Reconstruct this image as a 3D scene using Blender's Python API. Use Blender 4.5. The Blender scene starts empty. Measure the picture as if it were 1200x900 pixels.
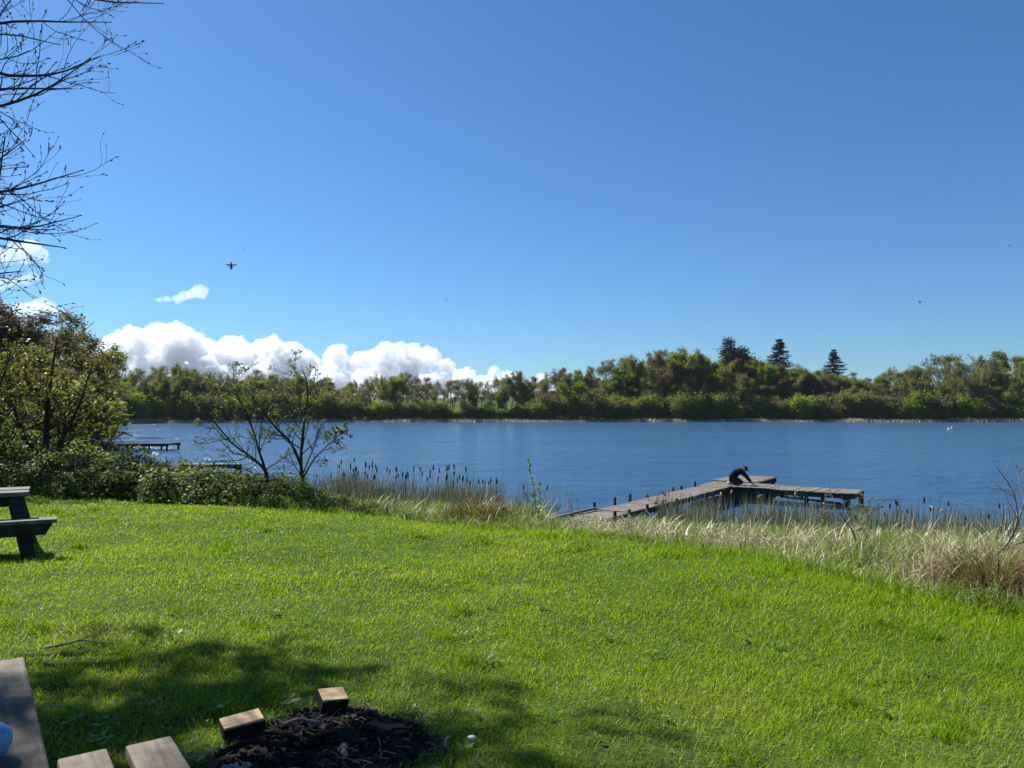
import bpy, bmesh, math, random
import numpy as np
from mathutils import Vector, Matrix, Euler, noise

R = math.radians
sc = bpy.context.scene
COL = sc.collection
RNG = np.random.default_rng(7)
CAM_Z = 3.8
PITCH = R(2.0)
FPX = 900.0

# ------------------------------------------------------------------ utils
def ray(px, py):
    a, b = (px - 600) / FPX, (450 - py) / FPX
    return np.array([a, math.cos(PITCH) - b * math.sin(PITCH), math.sin(PITCH) + b * math.cos(PITCH)])

def G(px, py, z):
    """where the sight line through a photo pixel meets the level z"""
    d = ray(px, py)
    t = (z - CAM_Z) / d[2]
    return np.array([d[0] * t, d[1] * t, z])

def P3(px, py, depth):
    d = ray(px, py)
    return d * (depth / d[1]) + np.array([0, 0, CAM_Z])

def smooth(t):
    t = np.clip(t, 0, 1)
    return t * t * (3 - 2 * t)

def _hash(ix, iy, seed):
    h = (ix.astype(np.int64) * 374761393 + iy.astype(np.int64) * 668265263 + seed * 974711) & 0xFFFFFFFF
    h = ((h ^ (h >> 13)) * 1274126177) & 0xFFFFFFFF
    h = h ^ (h >> 16)
    return (h & 0xFFFF) / 65535.0

def vnoise(x, y, seed=0):
    x = np.asarray(x, float); y = np.asarray(y, float)
    ix, iy = np.floor(x), np.floor(y)
    fx, fy = smooth(x - ix), smooth(y - iy)
    a = _hash(ix, iy, seed); b = _hash(ix + 1, iy, seed)
    c = _hash(ix, iy + 1, seed); d = _hash(ix + 1, iy + 1, seed)
    return (a * (1 - fx) + b * fx) * (1 - fy) + (c * (1 - fx) + d * fx) * fy

def fbm(x, y, seed=0, octv=4):
    s, a, n = 0, .5, 0
    for k in range(octv):
        s = s + a * vnoise(x * 2 ** k, y * 2 ** k, seed + k * 13); n += a; a *= .5
    return s / n

def nrm(v):
    return v / np.maximum(np.linalg.norm(v, axis=-1, keepdims=True), 1e-9)

# ------------------------------------------------------------------ lake outline and terrain
LAKE = np.array([(60, -6), (30, 10), (18, 17.2), (11.6, 20.8), (5.9, 23.4), (1.65, 25), (-3, 27.5), (-7, 30.5), (-13, 35),
                 (-19, 43), (-31, 62), (-50, 95), (-80, 150), (-119, 212), (-112, 240), (-60, 258), (0, 263), (80, 266),
                 (130, 262), (200, 258), (260, 240), (320, 200), (330, 100), (250, 20), (150, -20)], float)

def sdist(x, y):
    """signed distance to the lake edge, positive on land"""
    x = np.asarray(x, float); y = np.asarray(y, float)
    d2 = np.full(x.shape, 1e18); ins = np.zeros(x.shape, bool)
    n = len(LAKE)
    for i in range(n):
        ax, ay = LAKE[i]; bx, by = LAKE[(i + 1) % n]
        ex, ey = bx - ax, by - ay
        t = np.clip(((x - ax) * ex + (y - ay) * ey) / (ex * ex + ey * ey), 0, 1)
        d2 = np.minimum(d2, (x - ax - t * ex) ** 2 + (y - ay - t * ey) ** 2)
        c = ((ay > y) != (by > y))
        xx = ax + (y - ay) * ex / (ey if abs(ey) > 1e-9 else 1e-9)
        ins ^= c & (x < xx)
    d = np.sqrt(d2)
    return np.where(ins, -d, d)

FIRE = np.array([-0.94, 3.90])

def fire_r(x, y):
    a = np.arctan2(y - FIRE[1], x - FIRE[0])
    r = np.hypot(x - FIRE[0], (y - FIRE[1]))
    return r / (0.56 + .14 * (vnoise(a * 2.2 + 9, a * 0 + 3, 5) - .5) + .10 * (vnoise(a * 6 + 4, a * 0, 6) - .5))

def H(x, y):
    x = np.asarray(x, float); y = np.asarray(y, float)
    s = sdist(x, y)
    z = 2.15 * smooth(s / 15) - .9 * np.clip(-s / 4, 0, 1)
    far = smooth((y - 200) / 60)
    rise = smooth((s - 10) / 90)
    z = z + far * rise * (2.6 + 4 * smooth((x - 10) / 60) + 13 * np.exp(-((x - 75) / 75) ** 2) + 5 * np.exp(-((x - 190) / 60) ** 2))
    z = z + 9 * np.exp(-(((x + 72) / 34) ** 2 + ((y - 82) / 40) ** 2)) * smooth((s - 2) / 30)
    dist = np.hypot(x, y)
    z = z + smooth((dist - 500) / 2200) * (38 + 26 * (vnoise(x / 500, y / 500, 3) - .5)) * (y > 0)
    near = smooth((s - 8) / 6) * smooth((40 - dist) / 20)
    z = z + near * (.16 * (fbm(x / 2.6, y / 2.6, 11) - .5) + .05 * (fbm(x / .5, y / .5, 12, 3) - .5))
    fr = fire_r(x, y)
    z = z + .022 * smooth((1.1 - fr) / .6)
    return z

# lawn's far edge: the long grass starts there
_bp = [(-400, 573), (0, 578), (130, 583), (300, 594), (450, 603), (560, 622), (640, 626), (700, 635), (850, 662), (1000, 695), (1100, 714), (1200, 734), (1700, 808)]
_bx = np.array([(p[0] - 600) / FPX for p in _bp]); _bd = np.array([G(p[0], p[1], 2.08)[1] for p in _bp])
def lawn_edge(x, y):
    """metres past the lawn edge (negative on the lawn)"""
    a = x / np.maximum(y, .3)
    return y - np.interp(a, _bx, _bd)

# ------------------------------------------------------------------ materials
def new_mat(name):
    m = bpy.data.materials.new(name); m.use_nodes = True
    nt = m.node_tree; nt.nodes.clear()
    return m, nt

def N(nt, t, **kw):
    n = nt.nodes.new(t)
    for k, v in kw.items():
        if k in n.inputs.keys(): n.inputs[k].default_value = v
        else: setattr(n, k, v)
    return n

def ramp(nt, stops, src):
    r = nt.nodes.new('ShaderNodeValToRGB')
    el = r.color_ramp.elements
    while len(el) > 1: el.remove(el[-1])
    el[0].position, el[0].color = stops[0][0], (*stops[0][1], 1)
    for p, c in stops[1:]:
        e = el.new(p); e.color = (*c, 1)
    nt.links.new(src, r.inputs[0])
    return r.outputs[0]

def leaf_mat(name, stops, trans=.45, spec=.25, rough=.45, tcol=1.3):
    """foliage: reflecting and letting light through, coloured by a per-leaf attribute"""
    m, nt = new_mat(name)
    at = N(nt, 'ShaderNodeAttribute', attribute_name='tint')
    c = ramp(nt, stops, at.outputs['Fac'])
    p = N(nt, 'ShaderNodeBsdfPrincipled'); p.inputs['Roughness'].default_value = rough
    p.inputs['Specular IOR Level'].default_value = spec
    nt.links.new(c, p.inputs['Base Color'])
    t = N(nt, 'ShaderNodeBsdfTranslucent')
    g = N(nt, 'ShaderNodeHueSaturation'); g.inputs['Hue'].default_value = .485; g.inputs['Value'].default_value = tcol; g.inputs['Saturation'].default_value = 1.05
    nt.links.new(c, g.inputs['Color']); nt.links.new(g.outputs[0], t.inputs['Color'])
    mx = N(nt, 'ShaderNodeMixShader'); mx.inputs[0].default_value = trans
    nt.links.new(p.outputs[0], mx.inputs[1]); nt.links.new(t.outputs[0], mx.inputs[2])
    o = N(nt, 'ShaderNodeOutputMaterial'); nt.links.new(mx.outputs[0], o.inputs[0])
    return m

def noise_mat(name, stops, scale=8, detail=6, rough=.85, bump=.3, bscale=None, stretch=(1, 1, 1), spec=.25, dist=0.0, metal=0):
    m, nt = new_mat(name)
    tc = N(nt, 'ShaderNodeTexCoord'); mp = N(nt, 'ShaderNodeMapping'); mp.inputs['Scale'].default_value = stretch
    nt.links.new(tc.outputs['Object'], mp.inputs[0])
    n = N(nt, 'ShaderNodeTexNoise', Scale=scale, Detail=detail, Roughness=.6, Distortion=dist)
    nt.links.new(mp.outputs[0], n.inputs['Vector'])
    c = ramp(nt, stops, n.outputs['Fac'])
    p = N(nt, 'ShaderNodeBsdfPrincipled', Roughness=rough, Metallic=metal)
    p.inputs['Specular IOR Level'].default_value = spec
    nt.links.new(c, p.inputs['Base Color'])
    n2 = N(nt, 'ShaderNodeTexNoise', Scale=bscale or scale * 3, Detail=5)
    nt.links.new(mp.outputs[0], n2.inputs['Vector'])
    b = N(nt, 'ShaderNodeBump', Strength=bump, Distance=.02)
    nt.links.new(n2.outputs['Fac'], b.inputs['Height']); nt.links.new(b.outputs[0], p.inputs['Normal'])
    o = N(nt, 'ShaderNodeOutputMaterial'); nt.links.new(p.outputs[0], o.inputs[0])
    return m

def wood_mat(name, dark, light, rough=.8, across='Y', scale=1.0, stain=.5):
    """weathered timber: grain along the plank, darker blotches"""
    m, nt = new_mat(name)
    tc = N(nt, 'ShaderNodeTexCoord'); mp = N(nt, 'ShaderNodeMapping')
    s = {'Y': (1.2, 26, 26), 'X': (26, 1.2, 26), 'Z': (26, 26, 1.2)}[across]
    mp.inputs['Scale'].default_value = tuple(k * scale for k in s)
    nt.links.new(tc.outputs['Object'], mp.inputs[0])
    n = N(nt, 'ShaderNodeTexNoise', Scale=1.6, Detail=8, Roughness=.65, Distortion=.3); nt.links.new(mp.outputs[0], n.inputs['Vector'])
    c = ramp(nt, [(.28, dark), (.5, tuple((a + b) / 2 for a, b in zip(dark, light))), (.72, light)], n.outputs['Fac'])
    n3 = N(nt, 'ShaderNodeTexNoise', Scale=7 * scale, Detail=6, Roughness=.6); nt.links.new(tc.outputs['Object'], n3.inputs['Vector'])
    mr = ramp(nt, [(.38, (1 - stain,) * 3), (.62, (1, 1, 1))], n3.outputs['Fac'])
    mix = N(nt, 'ShaderNodeMix', data_type='RGBA', blend_type='MULTIPLY'); mix.inputs[0].default_value = 1
    nt.links.new(c, mix.inputs[6]); nt.links.new(mr, mix.inputs[7])
    p = N(nt, 'ShaderNodeBsdfPrincipled', Roughness=rough); p.inputs['Specular IOR Level'].default_value = .3
    nt.links.new(mix.outputs[2], p.inputs['Base Color'])
    b = N(nt, 'ShaderNodeBump', Strength=.5, Distance=.004); nt.links.new(n.outputs['Fac'], b.inputs['Height']); nt.links.new(b.outputs[0], p.inputs['Normal'])
    o = N(nt, 'ShaderNodeOutputMaterial'); nt.links.new(p.outputs[0], o.inputs[0])
    return m

def plain(name, c, rough=.6, spec=.3):
    return noise_mat(name, [(.3, tuple(k * .8 for k in c)), (.7, tuple(min(1, k * 1.2) for k in c))], scale=20, rough=rough, bump=.1, spec=spec)

M = {}
# --- ground
def ground_mat():
    m, nt = new_mat('ground')
    at = N(nt, 'ShaderNodeAttribute', attribute_name='tint')      # 0 = turf, 1 = burnt earth
    at2 = N(nt, 'ShaderNodeAttribute', attribute_name='bank')     # 0 = turf, 1 = thatch of the bank
    tc = N(nt, 'ShaderNodeTexCoord')
    n1 = N(nt, 'ShaderNodeTexNoise', Scale=.8, Detail=8, Roughness=.65); nt.links.new(tc.outputs['Object'], n1.inputs['Vector'])
    n2 = N(nt, 'ShaderNodeTexNoise', Scale=45, Detail=4, Roughness=.6); nt.links.new(tc.outputs['Object'], n2.inputs['Vector'])
    turf = ramp(nt, [(.3, (.035, .055, .012)), (.5, (.060, .10, .016)), (.7, (.085, .13, .022))], n1.outputs['Fac'])
    speck = ramp(nt, [(.35, (.35, .33, .3)), (.6, (1, 1, 1))], n2.outputs['Fac'])
    mm = N(nt, 'ShaderNodeMix', data_type='RGBA', blend_type='MULTIPLY'); mm.inputs[0].default_value = 1
    nt.links.new(turf, mm.inputs[6]); nt.links.new(speck, mm.inputs[7])
    thatch = ramp(nt, [(.3, (.06, .055, .025)), (.7, (.16, .13, .07))], n2.outputs['Fac'])
    m2 = N(nt, 'ShaderNodeMix', data_type='RGBA'); nt.links.new(at2.outputs['Fac'], m2.inputs[0])
    nt.links.new(mm.outputs[2], m2.inputs[6]); nt.links.new(thatch, m2.inputs[7])
    burnt = ramp(nt, [(.3, (.009, .008, .007)), (.52, (.024, .020, .016)), (.72, (.085, .072, .06))], n2.outputs['Fac'])
    m3 = N(nt, 'ShaderNodeMix', data_type='RGBA'); nt.links.new(at.outputs['Fac'], m3.inputs[0])
    nt.links.new(m2.outputs[2], m3.inputs[6]); nt.links.new(burnt, m3.inputs[7])
    p = N(nt, 'ShaderNodeBsdfPrincipled', Roughness=.95); p.inputs['Specular IOR Level'].default_value = .1
    nt.links.new(m3.outputs[2], p.inputs['Base Color'])
    b = N(nt, 'ShaderNodeBump', Strength=.6, Distance=.03); nt.links.new(n2.outputs['Fac'], b.inputs['Height']); nt.links.new(b.outputs[0], p.inputs['Normal'])
    o = N(nt, 'ShaderNodeOutputMaterial'); nt.links.new(p.outputs[0], o.inputs[0])
    return m

def water_mat():
    m, nt = new_mat('lake_water')
    tc = N(nt, 'ShaderNodeTexCoord')
    def layer(scale, st, rot, det, dis=0):
        mp = N(nt, 'ShaderNodeMapping'); mp.inputs['Scale'].default_value = st; mp.inputs['Rotation'].default_value = (0, 0, R(rot))
        nt.links.new(tc.outputs['Object'], mp.inputs[0])
        n = N(nt, 'ShaderNodeTexNoise', Scale=scale, Detail=det, Roughness=.55, Distortion=dis); nt.links.new(mp.outputs[0], n.inputs['Vector'])
        return n.outputs['Fac']
    a = layer(1.0, (.75, 2.0, 1), 12, 4, .4)
    b = layer(3.4, (.8, 1.5, 1), -20, 3, .3)
    c = layer(.045, (.5, 1.6, 1), 5, 3)      # gust patches
    e_ = layer(.30, (.55, 1.9, 1), -8, 3, .5)
    g_ = layer(.24, (.9, 1.7, 1), 24, 4, .8)
    f_ = layer(.11, (.55, 2.5, 1), 6, 3, .6)
    gst = N(nt, 'ShaderNodeMapRange'); nt.links.new(c, gst.inputs[0])
    gst.inputs[1].default_value = .3; gst.inputs[2].default_value = .7; gst.inputs[3].default_value = .65; gst.inputs[4].default_value = 1.25
    ad = N(nt, 'ShaderNodeMath', operation='MULTIPLY_ADD'); nt.links.new(b, ad.inputs[0]); ad.inputs[1].default_value = .3; nt.links.new(a, ad.inputs[2])
    ad2 = N(nt, 'ShaderNodeMath', operation='MULTIPLY_ADD'); nt.links.new(e_, ad2.inputs[0]); ad2.inputs[1].default_value = 2.4; nt.links.new(ad.outputs[0], ad2.inputs[2]); ad3 = N(nt, 'ShaderNodeMath', operation='MULTIPLY_ADD'); nt.links.new(f_, ad3.inputs[0]); ad3.inputs[1].default_value = 4.0; nt.links.new(ad2.outputs[0], ad3.inputs[2]); ad4 = N(nt, 'ShaderNodeMath', operation='MULTIPLY_ADD'); nt.links.new(g_, ad4.inputs[0]); ad4.inputs[1].default_value = 3.2; nt.links.new(ad3.outputs[0], ad4.inputs[2]); ad = ad4
    ml = N(nt, 'ShaderNodeMath', operation='MULTIPLY'); nt.links.new(ad.outputs[0], ml.inputs[0]); nt.links.new(gst.outputs[0], ml.inputs[1])
    bp = N(nt, 'ShaderNodeBump', Strength=1.0, Distance=.155); nt.links.new(ml.outputs[0], bp.inputs['Height'])
    p = N(nt, 'ShaderNodeBsdfPrincipled', Roughness=.16, IOR=1.333)
    p.inputs['Base Color'].default_value = (.032, .088, .178, 1)
    nt.links.new(bp.outputs[0], p.inputs['Normal'])
    o = N(nt, 'ShaderNodeOutputMaterial'); nt.links.new(p.outputs[0], o.inputs[0])
    return m

M['ground'] = ground_mat()
M['water'] = water_mat()
M['lawn'] = leaf_mat('lawn_blades', [(0, (.078, .170, .006)), (.35, (.155, .280, .007)), (.65, (.218, .350, .009)), (.86, (.295, .390, .015)), (.93, (.32, .30, .10)), (1, (.36, .32, .15))], trans=.47, spec=.17, rough=.40)
M['bank'] = leaf_mat('bank_blades', [(0, (.06, .12, .012)), (.4, (.11, .20, .020)), (.75, (.18, .26, .035)), (1, (.28, .30, .08))], trans=.4, spec=.3)
M['dead'] = leaf_mat('dead_blades', [(0, (.22, .17, .09)), (.4, (.40, .33, .20)), (.8, (.62, .55, .39)), (1, (.76, .71, .56))], trans=.3, spec=.25, tcol=1.0)
M['rust'] = leaf_mat('rusty_sedge', [(0, (.05, .028, .012)), (.4, (.12, .066, .026)), (.8, (.21, .125, .05)), (1, (.36, .27, .14))], trans=.3, spec=.2, tcol=1.0)
M['reed'] = leaf_mat('reed_stalks', [(0, (.07, .10, .055)), (.4, (.14, .17, .11)), (.72, (.27, .26, .19)), (1, (.48, .43, .32))], trans=.2, spec=.2, tcol=1.0)
M['bramble'] = leaf_mat('bramble_leaf', [(0, (.04, .074, .012)), (.45, (.11, .172, .025)), (.8, (.20, .26, .045)), (1, (.30, .30, .095))], trans=.42, spec=.08, rough=.5)
M['spring'] = leaf_mat('spring_leaf', [(0, (.06, .075, .012)), (.5, (.12, .13, .02)), (1, (.20, .18, .035))], trans=.5, spec=.3)
M['alder'] = leaf_mat('sapling_leaf', [(0, (.065, .10, .022)), (.5, (.12, .17, .035)), (1, (.22, .23, .055))], trans=.45, spec=.3)
M['bark'] = noise_mat('bark', [(.3, (.022, .018, .013)), (.7, (.07, .058, .042))], scale=6, stretch=(4, 4, 1), bump=.6)
M['twig'] = noise_mat('twig_bark', [(.3, (.035, .024, .018)), (.7, (.075, .052, .038))], scale=12, bump=.2)
M['greybark'] = noise_mat('grey_bark', [(.3, (.12, .10, .08)), (.7, (.26, .23, .19))], scale=9, stretch=(3, 3, 1), bump=.4)
M['farbark'] = noise_mat('far_bark', [(.3, (.045, .036, .028)), (.7, (.10, .082, .064))], scale=1.2, stretch=(2, 2, .6), bump=.3)
FAR = {
 'olive':  leaf_mat('olive_crown', [(0, (.075, .098, .022)), (.5, (.150, .180, .036)), (1, (.24, .27, .06))], .42, .1, .7),
 'brown':  leaf_mat('brown_crown', [(0, (.088, .082, .036)), (.5, (.158, .148, .058)), (1, (.225, .22, .085))], .4, .1, .7),
 'bright': leaf_mat('bright_crown', [(0, (.10, .155, .018)), (.5, (.17, .245, .026)), (1, (.25, .32, .04))], .45, .1, .7),
 'green':  leaf_mat('green_crown', [(0, (.014, .045, .010)), (.5, (.030, .085, .016)), (1, (.06, .13, .025))], .35, .2, .6),
 'pale':   leaf_mat('pale_crown', [(0, (.13, .145, .045)), (.5, (.21, .225, .07)), (1, (.29, .30, .10))], .42, .1, .7),
 'conifer':leaf_mat('conifer_needles', [(0, (.010, .020, .015)), (.5, (.020, .036, .025)), (1, (.036, .056, .038))], .15, .2, .6),
 'russet': leaf_mat('russet_crown', [(0, (.078, .060, .038)), (.5, (.135, .108, .066)), (1, (.19, .155, .095))], .4, .1, .7),
}
M['oldwood'] = wood_mat('weathered_planks', (.10, .085, .065), (.30, .265, .21), across='Y')
M['oldwoodx'] = wood_mat('weathered_bench_wood', (.068, .055, .038), (.24, .20, .145), across='Y', stain=.68, scale=.8)  # stronger blotches: stain, plus mottled tree shade put into the near planks
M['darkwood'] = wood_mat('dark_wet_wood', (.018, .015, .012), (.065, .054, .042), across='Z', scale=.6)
M['shadedwood'] = wood_mat('shaded_table_wood', (.014, .012, .010), (.045, .039, .031), across='Y')  # near black: shade under the tables put into the wood colour
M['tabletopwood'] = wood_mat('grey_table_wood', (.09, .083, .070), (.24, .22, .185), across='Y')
M['litwood'] = wood_mat('sunlit_timber', (.34, .22, .11), (.68, .50, .29), across='Y', scale=1.6, stain=.3)  # pale timber, lightened for the sun on the block tops
M['charwood'] = noise_mat('charred_wood', [(.3, (.008, .007, .006)), (.7, (.030, .024, .019))], scale=14, bump=.8, rough=.95, spec=.1)
M['coal'] = noise_mat('charcoal_lumps', [(.35, (.008, .007, .006)), (.58, (.024, .020, .017)), (.74, (.10, .09, .078))], scale=30, bump=.8, rough=.9, spec=.12)
M['stick'] = noise_mat('bare_stick', [(.3, (.16, .11, .07)), (.7, (.36, .28, .20))], scale=20, stretch=(1, 6, 6), bump=.4)

# ------------------------------------------------------------------ mesh building
class MB:
    def __init__(s): s.V = []; s.Q = []; s.T = []; s.Qm = []; s.Tm = []; s.A = []; s.B = []; s.n = 0
    def add(s, V, Q=None, T=None, mi=0, tint=.5):
        V = np.asarray(V, float).reshape(-1, 3); k = len(V)
        if Q is not None and len(Q): Q = np.asarray(Q, np.int64).reshape(-1, 4); s.Q.append(Q + s.n); s.Qm.append(np.full(len(Q), mi))
        if T is not None and len(T): T = np.asarray(T, np.int64).reshape(-1, 3); s.T.append(T + s.n); s.Tm.append(np.full(len(T), mi))
        s.V.append(V); s.A.append(np.broadcast_to(np.asarray(tint, float).reshape(-1), (k,)) if np.size(tint) in (1, k) else np.full(k, .5))
        s.n += k
    def mesh(s, name, mats, smooth_=False):
        me = bpy.data.meshes.new(name)
        V = np.concatenate(s.V); Q = np.concatenate(s.Q) if s.Q else np.zeros((0, 4), np.int64); T = np.concatenate(s.T) if s.T else np.zeros((0, 3), np.int64)
        nq, ntr = len(Q), len(T)
        me.vertices.add(len(V)); me.vertices.foreach_set('co', V.astype(np.float32).ravel())
        me.loops.add(nq * 4 + ntr * 3)
        me.loops.foreach_set('vertex_index', np.concatenate([Q.ravel(), T.ravel()]).astype(np.int32))
        me.polygons.add(nq + ntr)
        ls = np.concatenate([np.arange(nq) * 4, nq * 4 + np.arange(ntr) * 3]).astype(np.int32)
        me.polygons.foreach_set('loop_start', ls)
        mi = np.concatenate((s.Qm + s.Tm) or [np.zeros(0)]).astype(np.int32)
        me.polygons.foreach_set('material_index', mi)
        me.polygons.foreach_set('use_smooth', np.full(nq + ntr, smooth_))
        me.update(calc_edges=True)
        a = me.attributes.new('tint', 'FLOAT', 'POINT'); a.data.foreach_set('value', np.concatenate(s.A).astype(np.float32))
        for m in mats: me.materials.append(m)
        return me
    def build(s, name, mats, parent=None, smooth_=False, loc=None):
        if not isinstance(mats, (list, tuple)): mats = [mats]
        o = bpy.data.objects.new(name, s.mesh(name, mats, smooth_)); COL.objects.link(o)
        if parent is not None: o.parent = parent
        if loc is not None: o.location = loc
        return o

def tag(o, label=None, cat=None, group=None, kind=None):
    if label: o['label'] = label
    if cat: o['category'] = cat
    if group: o['group'] = group
    if kind: o['kind'] = kind
    return o

def thing(name, label, cat, loc=(0, 0, 0), rotz=0, group=None):
    o = bpy.data.objects.new(name, None); COL.objects.link(o)
    o.location = tuple(float(k) for k in loc); o.rotation_euler = (0, 0, rotz); o.empty_display_size = .2
    return tag(o, label, cat, group)

def dup(root, loc, rotz, scale, label, group):
    r = root.copy(); COL.objects.link(r)
    r.location = tuple(float(k) for k in loc); r.rotation_euler = (0, 0, rotz); r.scale = scale
    r['label'] = label
    if group: r['group'] = group
    for ch in list(root.children):
        c = ch.copy(); COL.objects.link(c); c.parent = r
        for g in list(ch.children):
            d = g.copy(); COL.objects.link(d); d.parent = c
    return r

BOXQ = [(0, 3, 2, 1), (4, 5, 6, 7), (0, 1, 5, 4), (1, 2, 6, 5), (2, 3, 7, 6), (3, 0, 4, 7)]
def box(mb, c, size, rot=None, mi=0, tint=.5, jit=0, taper=1):
    sx, sy, sz = (k / 2 for k in size)
    V = np.array([(-sx, -sy, -sz), (sx, -sy, -sz), (sx, sy, -sz), (-sx, sy, -sz), (-sx * taper, -sy * taper, sz), (sx * taper, -sy * taper, sz), (sx * taper, sy * taper, sz), (-sx * taper, sy * taper, sz)])
    if jit: V = V + RNG.normal(0, jit, V.shape)
    if rot is not None: V = V @ np.array(rot).T
    mb.add(V + np.array(c), Q=BOXQ, mi=mi, tint=tint)

def rz(a): c, s = math.cos(a), math.sin(a); return np.array([[c, -s, 0], [s, c, 0], [0, 0, 1]])
def eul(x, y, z): return np.array(Euler((x, y, z)).to_matrix())

def bevel(o, w=.006, seg=2):
    m = o.modifiers.new('Bevel', 'BEVEL'); m.width = w; m.segments = seg; m.limit_method = 'ANGLE'; m.angle_limit = R(40)
    return o

def tubes(mb, P, Rad, sides=5, mi=0, tint=.5, cap=False):
    """P (m,n,3) centre lines, Rad (m,n)"""
    P = np.asarray(P, float); Rad = np.asarray(Rad, float)
    if P.ndim == 2: P = P[None]; Rad = Rad[None]
    m, n, _ = P.shape
    T = np.empty_like(P); T[:, 1:-1] = P[:, 2:] - P[:, :-2]; T[:, 0] = P[:, 1] - P[:, 0]; T[:, -1] = P[:, -1] - P[:, -2]
    T = nrm(T)
    d0 = nrm(P[:, -1] - P[:, 0])
    ref = np.where(np.abs(d0[:, 2:3]) > .8, np.array([[1., 0, 0]]), np.array([[0, 0, 1.]]))[:, None, :]
    B = nrm(np.cross(T, np.broadcast_to(ref, T.shape))); Nn = np.cross(B, T)
    ang = np.arange(sides) * 2 * math.pi / sides
    V = P[:, :, None] + Rad[:, :, None, None] * (np.cos(ang)[None, None, :, None] * B[:, :, None] + np.sin(ang)[None, None, :, None] * Nn[:, :, None])
    base = (np.arange(m) * n * sides)[:, None, None]
    i = np.arange(n - 1)[None, :, None] * sides; j = np.arange(sides)[None, None, :]; j2 = (j + 1) % sides
    Q = np.stack([base + i + j, base + i + j2, base + i + sides + j2, base + i + sides + j], -1).reshape(-1, 4)
    tt = np.repeat(np.broadcast_to(np.asarray(tint, float), (m,)), n * sides) if np.size(tint) in (1, m) else tint
    mb.add(V.reshape(-1, 3), Q=Q, mi=mi, tint=tt)
    if cap:
        for e in (0, n - 1):
            ids = np.array([[0, k, k + 1] for k in range(1, sides - 1)])
            W = V[:, e].reshape(-1, 3)
            Tt = (np.arange(m) * sides)[:, None, None] + ids[None]
            mb.add(W, T=Tt.reshape(-1, 3), mi=mi, tint=np.repeat(np.broadcast_to(np.asarray(tint, float), (m,)), sides))

def spline(pts, n):
    """Catmull-Rom through pts"""
    pts = np.asarray(pts, float); k = len(pts)
    pp = np.concatenate([[2 * pts[0] - pts[1]], pts, [2 * pts[-1] - pts[-2]]])
    t = np.linspace(0, k - 1 - 1e-6, n); i = t.astype(int); f = (t - i)[:, None]
    a, b, c, d = pp[i], pp[i + 1], pp[i + 2], pp[i + 3]
    return .5 * (2 * b + (c - a) * f + (2 * a - 5 * b + 4 * c - d) * f ** 2 + (3 * b - a - 3 * c + d) * f ** 3)

def children(rng, P, Rd, c, t0, ratio, ang, npts, trop=0., jit=.15, rs=.6, rmin=.002, t1=1., spread=.25, tl=.6):
    m, n, _ = P.shape
    t = rng.uniform(t0, t1, (m, c)); u = np.clip(t * (n - 1), 0, n - 1.0001); i = u.astype(int); f = (u - i)
    mi = np.arange(m)[:, None]
    S = P[mi, i] * (1 - f)[..., None] + P[mi, i + 1] * f[..., None]
    Tn = nrm(P[mi, i + 1] - P[mi, i])
    r0 = (Rd[mi, i] * (1 - f) + Rd[mi, i + 1] * f) * rs
    pl = np.linalg.norm(np.diff(P, axis=1), axis=-1).sum(1)
    L = pl[:, None] * ratio * (1.1 - tl * t) * rng.uniform(.65, 1.3, (m, c))
    q = rng.normal(size=(m, c, 3)); q = nrm(q - (q * Tn).sum(-1, keepdims=True) * Tn)
    a = R(ang) * (1 + spread * rng.normal(size=(m, c)))
    d = np.cos(a)[..., None] * Tn + np.sin(a)[..., None] * q
    S = S.reshape(-1, 3); d = d.reshape(-1, 3); L = L.reshape(-1); r0 = np.maximum(r0.reshape(-1), rmin)
    out = np.empty((m * c, npts, 3)); out[:, 0] = S
    for k in range(1, npts):
        d = nrm(d + np.array([0, 0, trop]) / (npts - 1) + rng.normal(0, jit, d.shape))
        out[:, k] = out[:, k - 1] + d * (L / (npts - 1))[:, None]
    rad = np.maximum(r0[:, None] * np.linspace(1, .35, npts)[None], rmin * .7)
    return out, rad

def leaves(mb, C, D, Nr, L, W, mi=0, tint=.5, fold=.0):
    """kite-shaped leaves: base C, along D, facing Nr"""
    D = nrm(D); S = nrm(np.cross(D, Nr)); Nn = np.cross(S, D)
    L = np.asarray(L)[:, None]; W = np.asarray(W)[:, None]
    mid = C + D * L * .45 - Nn * L * fold
    V = np.stack([C, mid + S * W * .5 + Nn * W * fold * 1.5, C + D * L - Nn * L * fold * 1.5, mid - S * W * .5 + Nn * W * fold * 1.5], 1)
    m = len(C)
    Q = np.arange(m * 4).reshape(m, 4)
    mb.add(V.reshape(-1, 3), Q=Q, mi=mi, tint=np.repeat(np.broadcast_to(np.asarray(tint, float), (m,)), 4))

def randdir(rng, n, up=0.):
    v = rng.normal(size=(n, 3)); v[:, 2] += up
    return nrm(v)

def pick(rng, P, n, t0=.2):
    m, k, _ = P.shape
    a = rng.integers(0, m, n); u = np.clip(rng.uniform(t0, 1, n) * (k - 1), 0, k - 1.0001); i = u.astype(int); f = (u - i)[:, None]
    return P[a, i] * (1 - f) + P[a, i + 1] * f, nrm(P[a, i + 1] - P[a, i])

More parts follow.
